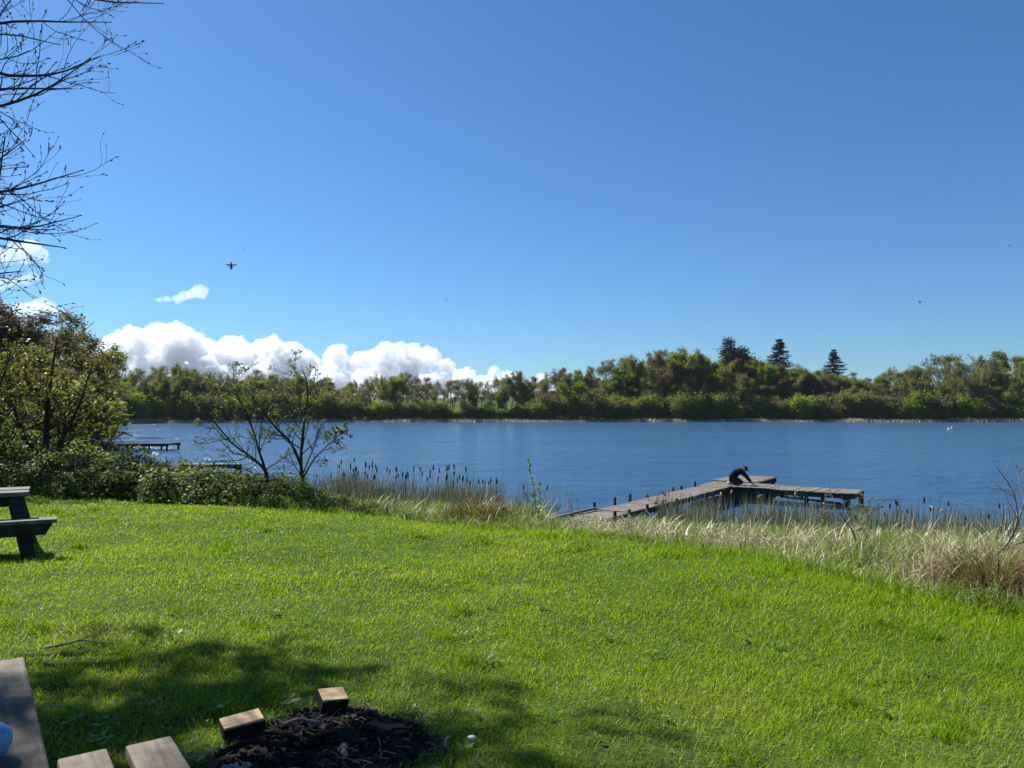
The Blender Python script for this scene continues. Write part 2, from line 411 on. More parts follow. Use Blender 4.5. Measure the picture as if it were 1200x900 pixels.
def blades(mb, rng, P, L, W, bend0, bend1, segs=2, tint=.5, mi=0, az=None):
    """grass blades that rise from P and bend over"""
    m = len(P); az = rng.uniform(0, 2 * math.pi, m) if az is None else az
    h = np.stack([np.cos(az), np.sin(az), np.zeros(m)], -1)
    ya = az + math.pi / 2 + rng.normal(0, .7, m)
    S = np.stack([np.cos(ya), np.sin(ya), np.zeros(m)], -1)
    L = np.broadcast_to(L, (m,)); W = np.broadcast_to(W, (m,))
    pos = P.copy(); rows = [pos - S * (W / 2)[:, None], pos + S * (W / 2)[:, None]]
    for k in range(1, segs + 1):
        th = bend0 + bend1 * ((k - .5) / segs)
        pos = pos + (np.sin(th)[:, None] * h + np.cos(th)[:, None] * np.array([0, 0, 1.])) * (L / segs)[:, None]
        if k < segs:
            w = W * (1 - .35 * (k / segs)) / 2
            rows += [pos - S * w[:, None], pos + S * w[:, None]]
        else: rows += [pos]
    V = np.stack(rows, 1); nv = V.shape[1]
    b = (np.arange(m) * nv)[:, None]
    qs = [np.concatenate([b + 2 * k, b + 2 * k + 1, b + 2 * k + 3, b + 2 * k + 2], 1) for k in range(segs - 1)]
    T = np.concatenate([b + nv - 3, b + nv - 2, b + nv - 1], 1)
    Q = np.concatenate(qs) if qs else None
    mb.add(V.reshape(-1, 3), Q=Q, T=T, mi=mi, tint=np.repeat(np.broadcast_to(np.asarray(tint, float), (m,)), nv))

# ================================================================== SETTING
def grid_axis(lo, hi, fine, n, k):
    u = np.linspace(-1, 1, n); v = np.sinh(u * k) / math.sinh(k)
    return np.where(v < 0, fine + v * (fine - lo), fine + v * (hi - fine))

gx = grid_axis(-3900, 3900, -1, 320, 8.4); gy = grid_axis(-700, 4100, 9, 360, 7.6)
gx = np.unique(np.concatenate([gx, np.linspace(-2.2, .4, 66)])); gy = np.unique(np.concatenate([gy, np.linspace(2.8, 5, 56)]))
X, Y = np.meshgrid(gx, gy, indexing='ij')
Z = H(X, Y)
nx, ny = X.shape
idx = np.arange(nx * ny).reshape(nx, ny)
Qg = np.stack([idx[:-1, :-1], idx[1:, :-1], idx[1:, 1:], idx[:-1, 1:]], -1).reshape(-1, 4)
mb = MB()
burn = smooth((1.12 - fire_r(X, Y)) / .25)
mb.add(np.stack([X, Y, Z], -1).reshape(-1, 3), Q=Qg, tint=burn.ravel())
ground = mb.build('ground', M['ground'], smooth_=True); tag(ground, kind='structure')
ba = ground.data.attributes.new('bank', 'FLOAT', 'POINT')
bank = smooth(lawn_edge(X, Y) / 1.5 + .3) * (np.hypot(X, Y) < 80) * (Y > 0)
ba.data.foreach_set('value', bank.ravel().astype(np.float32))

mb = MB(); mb.add([(-420, -60, 0), (420, -60, 0), (420, 420, 0), (-420, 420, 0)], Q=[(0, 1, 2, 3)])
water = mb.build('water', M['water']); tag(water, kind='structure')

# ------------------------------------------------------------------ lawn
def lawn():
    rng = np.random.default_rng(21); mb = MB()
    K = 930000
    lo, hi = 1.6, 19.0
    # density per square metre falls off as D^-1.55: per unit depth it goes as D^-.55
    u = rng.uniform(0, 1, K); e = .45
    D = (lo ** e + u * (hi ** e - lo ** e)) ** (1 / e)
    a = rng.uniform(-1.15, 1.35, K)
    x, y = a * D, D
    keep = (lawn_edge(x, y) < rng.normal(.1, .35, K) + .2) & (fire_r(x, y) > .9 + .28 * rng.uniform(0, 1, K))
    # worn patches
    worn = fbm(x / .55, y / .55, 41, 3); worn2 = fbm(x / 2.2, y / 2.2, 42, 3)
    keep &= rng.uniform(0, 1, K) > .75 * smooth((worn - .60) / .12) * smooth((6.5 - D) / 3)
    x, y, D = x[keep], y[keep], D[keep]; n = len(x)
    tuft = fbm(x / .16, y / .16, 43, 2); patch = fbm(x / 1.1, y / 1.1, 44, 3); big = fbm(x / 3.5, y / 3.5, 45, 3)
    le = lawn_edge(x, y)
    fringe = smooth((le + 1.0) / 1.1) * (.1 + .9 * smooth((patch - .3) / .4)) * .8
    L = .030 + .036 * tuft + .03 * rng.uniform(0, 1, n) ** 2 + .13 * fringe * rng.uniform(.4, 1, n)
    L *= .75 + .7 * patch
    L *= .74 * (1 + .012 * D)
    W = .0029 * np.maximum(1, D / 3.6) ** .85 * rng.uniform(.7, 1.3, n)
    tint = np.clip(.45 + 1.15 * (.5 * (patch - .5) + .6 * (big - .5)) + rng.normal(0, .16, n), 0, .9)
    dry = rng.uniform(0, 1, n) < .018 + .05 * smooth((vnoise(x / .8, y / .8, 47) - .6) / .2) * smooth((7 - D) / 2)
    tint = np.where(dry, rng.uniform(.92, 1, n), tint)
    tint = np.where(fringe > .3, tint * .8, tint)
    P = np.stack([x, y, H(x, y) - .004], -1)
    blades(mb, rng, P, L * rng.uniform(.8, 1.25, n), W, rng.uniform(.1, 1.05, n), rng.uniform(.3, 1.2, n), 2, tint)
    # coarse tussocks near the edge of the lawn and here and there on it
    T_ = 90; tx = rng.uniform(-.75, .75, T_); td = rng.uniform(2.6, 13, T_); tx = tx * td
    ok = (lawn_edge(tx, td) < .4) & (fire_r(tx, td) > 1.35); tx, td = tx[ok], td[ok]
    for cx, cy in zip(tx, td):
        k = 110; r = rng.uniform(.04, .11)
        px, py = cx + rng.normal(0, r, k), cy + rng.normal(0, r, k)
        blades(mb, rng, np.stack([px, py, H(px, py)], -1), rng.uniform(.06, .13, k), .0038 * max(1, cy / 5), rng.uniform(.1, .6, k), rng.uniform(.3, 1.2, k), 3, np.clip(rng.normal(.22, .1, k), 0, .8))
    return tag(mb.build('lawn_grass', M['lawn']), 'short bright green grass of the lawn sloping to the lake', 'grass', kind='stuff')
lawn()

# ------------------------------------------------------------------ bank vegetation
def scatter_bank(rng, K, amin=-1.0, amax=1.5, dmax=36):
    a = rng.uniform(amin, amax, K); e0 = np.interp(a, _bx, _bd)
    D = e0 + (dmax - e0) * rng.uniform(0, 1, K) ** 1.3
    x, y = a * D, D
    s = sdist(x, y); ok = (s > -.4)
    return x[ok], y[ok], s[ok], lawn_edge(x, y)[ok]

def bank_grass():
    rng = np.random.default_rng(31)
    x, y, s, le = scatter_bank(rng, 285000); n = len(x)
    px = 600 + 900 * x / y
    clump = fbm(x / .5, y / .5, 51, 3); clump2 = fbm(x / 2.2, y / 2.2, 52, 3)
    right = smooth((px - 660) / 60)
    deadp = np.clip(.10 + right * (.18 + .88 * smooth((clump - .46) / .11) + .40 * smooth((px - 1000) / 120) + .25 * smooth((le - 3.5) / 3)) + (1 - right) * .6 * smooth((clump - .47) / .12) * smooth((px - 380) / 60), 0, .96)
    deadp *= smooth(le / .7 + .15 - .8 * (clump2 - .5))
    dead = rng.uniform(0, 1, n) < deadp * .8
    hgt = .28 + .42 * clump + .12 * rng.normal(size=n).clip(-1, 1)
    hgt *= .55 + .45 * smooth(le / 1.2)
    hgt *= np.where(px > 640, .62 + .22 * smooth((px - 900) / 200), 1) * np.where((px > 640) & (px < 735), .75, 1) * np.where((px > 380) & (px <= 640), .8, 1)
    z = H(x, y)
    P = np.stack([x, y, z - .02], -1)
    wd = .0065 * np.maximum(1, y / 9) ** .9
    g = ~dead; k = g.sum(); mg = MB()
    blades(mg, rng, P[g], hgt[g] * rng.uniform(.7, 1.15, k), (wd * rng.uniform(.7, 1.4, n))[g], rng.uniform(.02, .45, k), rng.uniform(.2, 1.3, k), 3, np.clip(.25 + .5 * clump2[g] + rng.normal(0, .16, k), 0, 1))
    tag(mg.build('bank_grass', M['bank']), 'long green grass on the bank between lawn and reeds', 'grass', kind='stuff')
    k = dead.sum(); md = MB()
    blades(md, rng, P[dead], hgt[dead] * rng.uniform(.7, 1.3, k), (wd * rng.uniform(1.0, 2.3, n))[dead], rng.uniform(.05, .8, k), rng.uniform(.6, 3.0, k), 4, np.clip(rng.normal(.48, .27, k), 0, 1))
    tag(md.build('dead_reed_grass', M['dead']), 'bleached straw coloured dead grass tangled along the bank', 'dead grass', kind='stuff')
bank_grass()

def along_shore(rng, k, x0, x1, s0, s1):
    """points near the lake edge whose x lies between x0 and x1"""
    out = []
    while sum(len(o) for o in out) < k:
        x = rng.uniform(x0, x1, k * 6); y = rng.uniform(12, 40, k * 6); s = sdist(x, y)
        ok = (s > s0) & (s < s1); out.append(np.stack([x[ok], y[ok]], -1))
    return np.concatenate(out)[:k]

def reeds():
    rng = np.random.default_rng(33); mb = MB()
    for (k, x0, x1, s0, s1, h0, h1) in ((8200, -7.6, 2.6, -2.2, .6, .9, 1.8), (900, -9.5, -5, -2.2, .3, .8, 1.6), (500, 1.6, 4.6, -1.0, .5, .4, .9), (9500, 4.8, 15.5, -2.4, .5, .6, 1.5)):
        q = along_shore(rng, k, x0, x1, s0, s1)
        c = fbm(q[:, 0] / .8, q[:, 1] / .8, 61, 2)
        keep = rng.uniform(0, 1, k) < .15 + smooth((c - .38) / .3); keep &= rng.uniform(0, 1, k) < np.where(x1 < 3, np.clip(1.05 - smooth((q[:, 0] + 1.8) / 4.0), .04, 1), 1); q = q[keep]; n = len(q)
        z = np.maximum(H(q[:, 0], q[:, 1]), -.25)
        L = rng.uniform(h0, h1, n) * rng.uniform(.6, 1, n) + np.maximum(0, -z)
        blades(mb, rng, np.column_stack([q, z]), L, rng.uniform(.013, .028, n), rng.uniform(0, .14, n), rng.uniform(0, .35, n), 3, np.clip(rng.normal(.45, .27, n), 0, 1))
    tag(mb.build('reed_stalks', M['reed']), 'thin grey green reed stalks standing in the shallows along the shore', 'reeds', kind='stuff')
    # a thin pale belt of reeds in front of the far wood
    mb = MB(); k = 26000
    t = rng.uniform(0, 1, k); seg = LAKE[13:21]; u = t * (len(seg) - 1); i = np.minimum(u.astype(int), len(seg) - 2); f = (u - i)[:, None]
    q = seg[i] * (1 - f) + seg[i + 1] * f + rng.normal(0, .5, (k, 2)); q[:, 1] += rng.uniform(-4.5, 2.5, k)
    hh = rng.uniform(.7, 1.5, k) * (.6 + .6 * vnoise(q[:, 0] / 9, q[:, 1] * 0, 64))
    blades(mb, rng, np.column_stack([q, np.maximum(H(q[:, 0], q[:, 1]), -.1)]), hh, .22, rng.uniform(0, .3, k), rng.uniform(0, .6, k), 2, np.clip(rng.normal(.5, .25, k), 0, 1))
    tag(mb.build('far_reed_belt', M['dead']), 'narrow pale belt of reeds along the far shore', 'reeds', kind='stuff')
reeds()

# ------------------------------------------------------------------ bulrushes: each one a thing
M['head'] = noise_mat('bulrush_head', [(.3, (.024, .013, .008)), (.7, (.075, .040, .024))], scale=40, bump=.4, rough=.95)
M['fluff'] = noise_mat('bulrush_fluff', [(.3, (.16, .12, .08)), (.7, (.42, .36, .27))], scale=30, bump=.6, rough=1)
M['stalk'] = noise_mat('bulrush_stalk', [(.3, (.10, .085, .05)), (.7, (.24, .21, .13))], scale=10, bump=.2)
def bulrush_proto(seed, h, lean, fluffy):
    rng = np.random.default_rng(seed)
    r = thing('bulrush', 'x', 'bulrush')
    top = np.array([lean * h, rng.normal(0, .04) * h, h])
    pts = spline([(0, 0, -.5), (top[0] * .2, top[1] * .2, h * .45), top], 8)
    m = MB(); tubes(m, pts, np.linspace(.0075, .0045, 8), 5); m.build('stalk', M['stalk'], r)
    # dead leaves sheath the stalk
    m = MB(); blades(m, rng, np.repeat([[0, 0, -.2]], 4, 0), rng.uniform(.5, .85, 4) * h, .016, rng.uniform(.03, .2, 4), rng.uniform(.1, 1.0, 4), 4, rng.uniform(.3, .9, 4)); m.build('leaf', M['reed'], r)
    d = nrm((pts[-1] - pts[-2])[None])[0]
    L = .19
    t = np.linspace(0, 1, 9); prof = np.array([.25, .85, 1, 1, 1, 1, 1, .85, .3]) * (.026 if not fluffy else .024)
    if fluffy: prof = prof * (1 + rng.normal(0, .4, 9)).clip(.3, 1.8); bendv = np.array([.4, 0, -.5]) * L
    else: bendv = np.zeros(3)
    C = pts[-1] - d * L * .75 + d * L * t[:, None] + bendv * (t ** 2)[:, None]
    m = MB(); tubes(m, C, prof, 8, cap=True); hd = m.build('seed_head', M['fluff'] if fluffy else M['head'], r, True)
    if not fluffy:
        m = MB(); tubes(m, np.stack([C[-1], C[-1] + d * .1]), np.array([.004, .001]), 4); m.build('spike', M['stalk'], hd)
    return r
def bulrushes():
    rng = np.random.default_rng(35)
    dark = [bulrush_proto(100 + i, h, l, False) for i, (h, l) in enumerate([(1.75, .02), (1.6, -.05), (1.85, .06), (1.5, .14), (1.7, -.1)])]
    pale = [bulrush_proto(120 + i, h, l, True) for i, (h, l) in enumerate([(1.3, .05), (1.2, .16)])]
    used = set()
    def put(src, x, y, sc_, lab, grp):
        z = max(float(H(x, y)), -.25)
        if id(src) not in used:
            used.add(id(src)); o = src; o.location = (x, y, z); o.rotation_euler = (0, 0, rng.uniform(0, 6)); o.scale = (1, 1, sc_); o['label'] = lab; o['group'] = grp; return
        dup(src, (x, y, z), rng.uniform(0, 6.28), (1, 1, sc_), lab, grp)
    # dense belt between the saplings and the leafy shoot
    for q in along_shore(rng, 62, -7.4, -1.6, -1.8, .2): put(dark[rng.integers(5)], q[0], q[1], rng.uniform(.85, 1.13), 'brown headed bulrush in the dense reed belt just right of the small multi stemmed tree', 'bulrushes in the dense belt')
    for q in along_shore(rng, 11, -1.6, 1.3, -1.6, .2): put(dark[rng.integers(5)], q[0], q[1], rng.uniform(.75, .95), 'brown headed bulrush in thinning reeds behind the rusty tussock and leafy shoot', 'bulrushes behind the rusty tussock')
    for q in along_shore(rng, 9, -10, -7.6, -1.6, .2): put(dark[rng.integers(5)], q[0], q[1], rng.uniform(.7, .95), 'brown headed bulrush behind the bramble hedge and the bare saplings', 'bulrushes behind the brambles')
    for (px, top) in ((766, 563), (785, 566)): 
        p = G(px, 605, .5); put(dark[rng.integers(5)], p[0], p[1], .6, 'dark bulrush standing beside the left edge of the jetty walkway', 'bulrushes beside the walkway')
    for (px, top) in ((1033, 591), (1041, 586), (1048, 583), (1053, 585), (1061, 588), (1081, 576), (1090, 590), (1111, 588), (1175, 592), (1163, 600), (1128, 605), (1003, 600)):
        D = float(np.interp(px, [1000, 1200], [22.6, 19.6])); p = P3(px, top, D)
        put(dark[rng.integers(5)], p[0], p[1], max(.4, (p[2]) / 1.72), 'slim dark bulrush in open water right of the jetty end', 'bulrushes right of the jetty')
    for (px, top) in ((847, 569), (855, 570), (882, 570), (903, 572), (933, 572), (936, 572), (967, 585), (786, 563)):
        D = 25.2 if px < 800 else float(np.interp(px, [840, 1000], [23.6, 22])); p = P3(px, top, D)
        put(pale[rng.integers(2)], p[0], p[1], max(.4, p[2] / 1.3), 'pale stalk with a fluffy spent head drooping before the jetty platform', 'spent bulrushes before the jetty')
    for (px, top) in ((1099, 588), (1101, 595)):
        p = P3(px, top, 20.3); put(pale[rng.integers(2)], p[0], p[1], max(.4, p[2] / 1.3), 'bulrush with a white burst head among the dark ones right of the jetty', 'burst bulrushes right of the jetty')
bulrushes()

# ------------------------------------------------------------------ sedge tussocks
def tussock(name_loc, rad, h, label, seed, n=2600, green=.1):
    rng = np.random.default_rng(seed); x, y = name_loc
    r = thing('sedge_tussock', label, 'tussock', (x, y, float(H(x, y))))
    ang = rng.uniform(0, 2 * math.pi, n); rr = rad * .38 * np.sqrt(rng.uniform(0, 1, n))
    P = np.stack([rr * np.cos(ang), rr * np.sin(ang), np.full(n, -.03)], -1)
    az = ang + rng.normal(0, .8, n)
    m = MB(); blades(m, rng, P, h * rng.uniform(.45, 1.45, n) * (.75 + .5 * vnoise(ang * 1.3, ang * 0 + seed, 3)), .007 * max(1, y / 8), rr / rad * .9 + rng.uniform(0, .45, n), rng.uniform(.7, 3.0, n), 4, np.clip(rng.normal(.5, .25, n), 0, 1), az=az)
    m.build('dead_leaf_clump', M['rust'], r)
    k = int(n * green)
    m = MB(); blades(m, rng, P[:k], h * rng.uniform(.5, 1, k), .006 * max(1, y / 8), rng.uniform(0, .3, k), rng.uniform(.2, .8, k), 3, rng.uniform(.2, .8, k), az=az[:k]); m.build('green_shoot', M['bank'], r)
    return r
p = G(556, 619, 2.0); tussock((p[0], p[1] + .45), .8, .5, 'rust brown sedge tussock at the lawn edge left of the small stakes', 1)
p = G(602, 617, 2.0); tussock((p[0], p[1] + .7), .65, .42, 'lower brown tussock between the wooden stake and leafy shoot', 2, 1800, .2)
p = G(1190, 712, 2.1); tussock((p[0] + .1, p[1] + .45), .72, .52, 'big rust brown sedge tussock under the dead branches at the right edge', 3, 3200, .06)

# ------------------------------------------------------------------ stakes at the lawn edge
def stake(px, py, h, w, label, lean=0., z=1.95):
    p = G(px, py, z); m = MB(); hh = h + .4
    box(m, (0, 0, hh / 2 - .4), (w, w, hh), eul(0, lean, .4), jit=.004, taper=.9)
    o = m.build('wooden_stake', M['darkwood'], None, loc=(p[0], p[1], float(H(p[0], p[1])))); bevel(o, .006, 1)
    tag(o, label, 'stake', 'old stakes at the lawn edge')
stake(540, 621, .13, .075, 'short dark stake stump left of the rusty tussock')
stake(590, 617, .30, .07, 'dark wooden stake in the middle of the rusty tussocks', .03)
stake(631, 619, .27, .06, 'thin dark stake at the foot of the leafy green shoot', -.04)

# ------------------------------------------------------------------ bramble hedge
def bramble_proto(seed, n=5200):
    rng = np.random.default_rng(seed)
    r = thing('bramble_bush', 'x', 'bramble')
    k = 60; m = MB()
    az = rng.uniform(0, 6.28, k); le = rng.uniform(.8, 1.5, k)
    cane = []
    for a, l in zip(az, le):
        h = np.array([math.cos(a), math.sin(a), 0]); o = rng.normal(0, .25, 3) * [1, 1, 0]
        cane.append(spline([o, o + h * .25 * l + [0, 0, .55 * l], o + h * .6 * l + [0, 0, .62 * l], o + h * .85 * l + [0, 0, .3 * l]], 8))
    cane = np.array(cane); tubes(m, cane, np.repeat(np.linspace(.008, .004, 8)[None], k, 0), 4); m.build('cane', M['twig'], r)
    d = randdir(rng, n, .55); d[:, 2] = np.abs(d[:, 2])
    lump = np.array([noise.noise(Vector(v) * 2.2 + Vector((seed, 0, 0))) for v in d]) * .42 + np.array([noise.noise(Vector(v) * 5.5 + Vector((seed, 5, 0))) for v in d]) * .22
    rad = (.92 + lump) * rng.uniform(.5, 1.03, n) ** .45
    C = d * rad[:, None] * [1.05, .9, 1.0]; C[:, 2] = np.maximum(C[:, 2], rng.uniform(.01, .2, n))
    out = nrm(d + rng.normal(0, .55, (n, 3)) + [0, 0, .5])
    D = nrm(np.cross(out, randdir(rng, n)) + .2 * d - [0, 0, .3])
    s = rng.uniform(.05, .10, n)
    m = MB(); clump = np.array([noise.noise(Vector(v) * 3.1 + Vector((0, seed, 0))) for v in C])
    leaves(m, C, D, out, s, s * .72, tint=np.clip(.46 + .5 * clump + rng.normal(0, .17, n), 0, 1), fold=.08)
    m.build('leaf_mass', M['bramble'], r)
    return r
def brambles():
    rng = np.random.default_rng(37)
    pr = [bramble_proto(3), bramble_proto(14), bramble_proto(25), bramble_proto(36)]
    lab = ['at the left edge behind the picnic table', 'directly behind the picnic table top', 'between the picnic table and the fallen light patch', 'at the foot of the leafy tree']
    spots = [  # px of centre, py of base front, radius m, height factor, label
        (-70, 577, 1.35, 1.05, 'dark bramble mound cut by the left edge behind the picnic table'),
        (5, 578, 1.25, 1.0, 'leafy bramble mound rising straight behind the picnic table top'),
        (62, 583, 1.1, .82, 'bramble mound just right of the picnic table bench'),
        (108, 586, .95, .78, 'low dark bramble that juts forward onto the lawn near the table'),
        (150, 584, 1.15, .92, 'glossy bramble bush left of the hedge middle below the small far jetty'),
        (205, 588, 1.15, .76, 'dark green bramble bush in the middle of the hedge'),
        (252, 591, 1.1, .70, 'bramble bush left of the small multi stemmed tree below the pale landing stage'),
        (300, 594, 1.0, .80, 'bramble bush at the foot of the leaning sapling'),
        (343, 597, .75, .78, 'small bramble at the foot of the upright sapling'),
        (386, 599, .62, .62, 'low bramble at the right end of the hedge'),
        (430, 604, .45, .55, 'little bramble patch apart from the hedge before the reeds'),
        (478, 606, .36, .5, 'smallest bramble tuft left of the rusty tussock')]
    back = [(-30, 3.4, 1.9, .95, 'tall scrubby bramble far back at the left edge'), (45, 3.2, 1.7, .92, 'scrubby bramble under the yellow green tree'), (95, 2.6, 1.3, .75, 'back row bramble right of the yellow green tree trunk'), (160, 2.2, 1.2, .62, 'back row bramble showing over the hedge below the small far jetty'), (235, 2.2, 1.1, .52, 'back row bramble below the pale landing stage'), (318, 1.8, 1.0, .55, 'back row bramble between the two saplings')]
    for i, (px, py, r, hf, l) in enumerate(spots):
        p = G(px, py, 2.05); src = pr[i % 4]; d = p[:2] / np.linalg.norm(p[:2]); q = p[:2] + d * r * .75
        loc = (q[0], q[1], float(H(q[0], q[1])) - .05); sc_ = (r, r, r * hf)
        if i < 4:
            src.location = loc; src.rotation_euler = (0, 0, rng.uniform(0, 6)); src.scale = sc_; src['label'] = l; src['group'] = 'brambles of the hedge'
        else: dup(src, loc, rng.uniform(0, 6), sc_, l, 'brambles of the hedge')
    for i, (px, b, r, hf, l) in enumerate(back):
        p = G(px, 580, 2.05); d = p[:2] / np.linalg.norm(p[:2]); q = p[:2] + d * (b + .6)
        dup(pr[(i + 2) % 4], (q[0], q[1], float(H(q[0], q[1])) - .05), rng.uniform(0, 6), (r, r, r * hf), l, 'brambles of the hedge')
brambles()

# ------------------------------------------------------------------ near trees and shrubs
def plant(name, label, cat, base, stems, lvls, leafspec, woodmat, leafmat, seed, group=None, tsides=7):
    """stems: list of (control points relative to base, r0, r1); lvls: children() levels; the last levels go with the crown"""
    rng = np.random.default_rng(seed)
    r = thing(name, label, cat, base, 0, group)
    crown = MB(); tw = []
    for pts, r0, r1 in stems:
        S = spline(pts, 14); m = MB(); tubes(m, S, np.linspace(r0, r1, 14), tsides, cap=True); m.build('trunk', woodmat, r, True)
        cur, rad = S[None], np.linspace(r0, r1, 14)[None]
        for k, lv in enumerate(lvls):
            cur, rad = children(rng, cur, rad, **lv); tubes(crown, cur, rad, 4 if k == 0 else 3, mi=0)
        tw.append(cur)
    if leafspec:
        nl, s0, s1, t0, asp, hang = leafspec
        for cur in tw:
            k = int(nl); C, T = pick(rng, cur, k, t0)
            D = nrm(T * .5 + randdir(rng, k) + [0, 0, -hang]); s = rng.uniform(s0, s1, k)
            leaves(crown, C, D, randdir(rng, k, .8), s, s * asp, mi=1, tint=np.clip(rng.normal(.5, .25, k), 0, 1), fold=.06)
    crown.build('crown', [woodmat, leafmat], r)
    return r

# small multi-stemmed tree standing in the hedge
def stem_px(base, D, pix):
    return [P3(px, py, D + dd) - base for px, py, dd in pix]
D0 = 14.6
b0 = P3(356, 594, D0); b0[2] = float(H(b0[0], b0[1]))
lv = [dict(c=17, t0=.22, ratio=.36, ang=52, npts=6, trop=.45, jit=.16, rs=.45, rmin=.005), dict(c=6, t0=.25, ratio=.45, ang=45, npts=5, trop=.2, jit=.2, rs=.6, rmin=.0035), dict(c=4, t0=.3, ratio=.45, ang=45, npts=4, trop=.1, jit=.2, rs=.7, rmin=.0028)]
plant('sapling_tree', 'small upright dark stemmed tree with sparse new leaves rising from the hedge', 'tree', b0,
      [([(0, 0, -.3)] + stem_px(b0, D0, [(354, 570, 0), (353, 530, 0), (357, 490, .05), (361, 455, 0), (353, 428, 0)]), .046, .005),
       (stem_px(b0, D0, [(353, 545, 0), (340, 518, -.1), (322, 500, -.2), (305, 478, -.3), (286, 452, -.3)]), .032, .005),
       (stem_px(b0, D0, [(355, 560, 0), (368, 538, .2), (384, 522, .3), (404, 505, .3)]), .022, .004)],
      lv, (1100, .02, .045, .2, .75, .1), M['bark'], M['alder'], 71)
b1 = P3(318, 592, D0 + .3); b1[2] = float(H(b1[0], b1[1]))
plant('sapling_tree', 'leaning sapling of several thin stems left of the upright small tree', 'tree', b1,
      [([(0, 0, -.3)] + stem_px(b1, D0 + .3, [(314, 560, 0), (300, 540, 0), (275, 522, .1), (254, 498, .1), (240, 482, 0)]), .04, .005),
       ([(.02, 0, -.2)] + stem_px(b1, D0 + .3, [(312, 556, 0), (304, 530, .1), (295, 500, .2), (282, 470, .2), (268, 448, .1)]), .035, .005)],
      lv, (1000, .02, .045, .2, .75, .1), M['bark'], M['alder'], 72)

# yellow-green tree on the left
lvT = [dict(c=18, t0=.2, ratio=.42, ang=55, npts=7, trop=.35, jit=.14, rs=.42, rmin=.01), dict(c=6, t0=.2, ratio=.42, ang=45, npts=6, trop=.15, jit=.18, rs=.55, rmin=.005), dict(c=4, t0=.25, ratio=.42, ang=45, npts=4, trop=.1, jit=.2, rs=.6, rmin=.003)]
def left_tree(px, D, htop, lab, seed, leafn=3600, lean=0.):
    b = G(px, 540, 1.6); b = np.array([(px - 600) / 900 * D, D, 0.]); b[2] = float(H(b[0], b[1]))
    h = htop
    pts = [(0, 0, -.3), (.05, 0, h * .3), (-.05 + lean * .4, .1, h * .6), (lean, .1, h)]
    pts2 = [(.02, 0, 0), (.5, -.2, h * .3), (.95, -.3, h * .55), (1.25, -.3, h * .82)]
    pts3 = [(-.02, 0, 0), (-.5, .2, h * .3), (-.9, .2, h * .6), (-1.1, .2, h * .85)]
    return plant('budding_tree', lab, 'tree', b, [(pts, .11, .015), (pts2, .07, .01), (pts3, .07, .01)], lvT, (leafn, .045, .085, .1, .7, .2), M['bark'], M['spring'], seed, 'budding trees at the left edge')
left_tree(52, 17.5, 3.5, 'yellow green budding tree with dark forked trunk above the picnic table', 81, 1700, .2)
left_tree(-45, 16.5, 3.6, 'budding tree mostly cut off by the left edge of the view', 82, 1500)
left_tree(84, 20.5, 1.7, 'lower budding tree at the right fringe of the left thicket', 83, 900)
left_tree(10, 22.0, 3.4, 'budding tree deeper in the left thicket behind the forked one', 84, 1500)

# leafy shoot by the stake
p = G(629, 618, 1.95); bs = np.array([p[0], p[1] + .1, float(H(p[0], p[1] + .1))])
def shoot():
    rng = np.random.default_rng(91); r = thing('leafy_shoot', 'tall thin green shoot with small leaves against the water', 'plant', bs)
    m = MB(); l = MB()
    for pts, k in (([(0, 0, -.1), (-.02, 0, .45), (-.08, 0, .8), (-.13, 0, 1.06)], 60), ([(0, 0, .1), (.05, 0, .4), (.03, .03, .62)], 45), ([(0, 0, .05), (-.08, .02, .3), (-.05, 0, .58)], 40), ([(0, 0, .0), (.07, .02, .2), (.13, 0, .42)], 36)):
        S = spline(pts, 12)[None]; tubes(m, S, np.linspace(.007, .003, 12)[None], 5)
        C, T = pick(rng, S, k, .15); s = rng.uniform(.03, .065, k); leaves(l, C, randdir(rng, k, .3), randdir(rng, k, 1), s, s * .7, tint=rng.uniform(.3, 1, k), fold=.06)
    m.build('stem', M['stalk'], r); l.build('leaf_mass', M['bank'], r)
shoot()

# dead branchy shrub on the right
pb = G(1150, 700, 2.05); pb[2] = float(H(pb[0], pb[1] + 1.1)); pb[1] += 1.1
D1 = pb[1]
lvd = [dict(c=8, t0=.25, ratio=.45, ang=48, npts=6, trop=.5, jit=.18, rs=.5, rmin=.003), dict(c=3, t0=.3, ratio=.5, ang=42, npts=5, trop=.2, jit=.2, rs=.6, rmin=.0022)]
plant('bare_shrub', 'leafless grey branching shrub leaning out at the right edge above the rusty tussock', 'shrub', pb,
      [(stem_px(pb, D1, [(1150, 662, 0), (1178, 640, 0), (1190, 618, 0), (1192, 598, 0), (1184, 570, 0), (1168, 548, 0)]), .018, .004),
       (stem_px(pb, D1, [(1160, 655, .1), (1185, 640, .1), (1215, 628, .1), (1240, 600, .1)]), .014, .004),
       (stem_px(pb, D1, [(1195, 605, 0), (1200, 585, 0), (1194, 562, .1), (1198, 545, .1)]), .008, .003)], lvd, None, M['greybark'], M['alder'], 92)
pb2 = pb + [-.45, .5, 0]; pb2[2] = float(H(pb2[0], pb2[1]))
plant('bare_shrub', 'small half leafed dead shrub in the bleached grass left of the grey branching one', 'shrub', pb2,
      [([(0, 0, -.1), (-.02, 0, .25), (-.15, 0, .45), (-.25, 0, .62)], .012, .003), ([(0, 0, -.1), (.1, 0, .2), (.16, 0, .4), (.1, 0, .6)], .012, .003)], lvd, (60, .025, .05, .4, .7, .1), M['greybark'], M['alder'], 93)

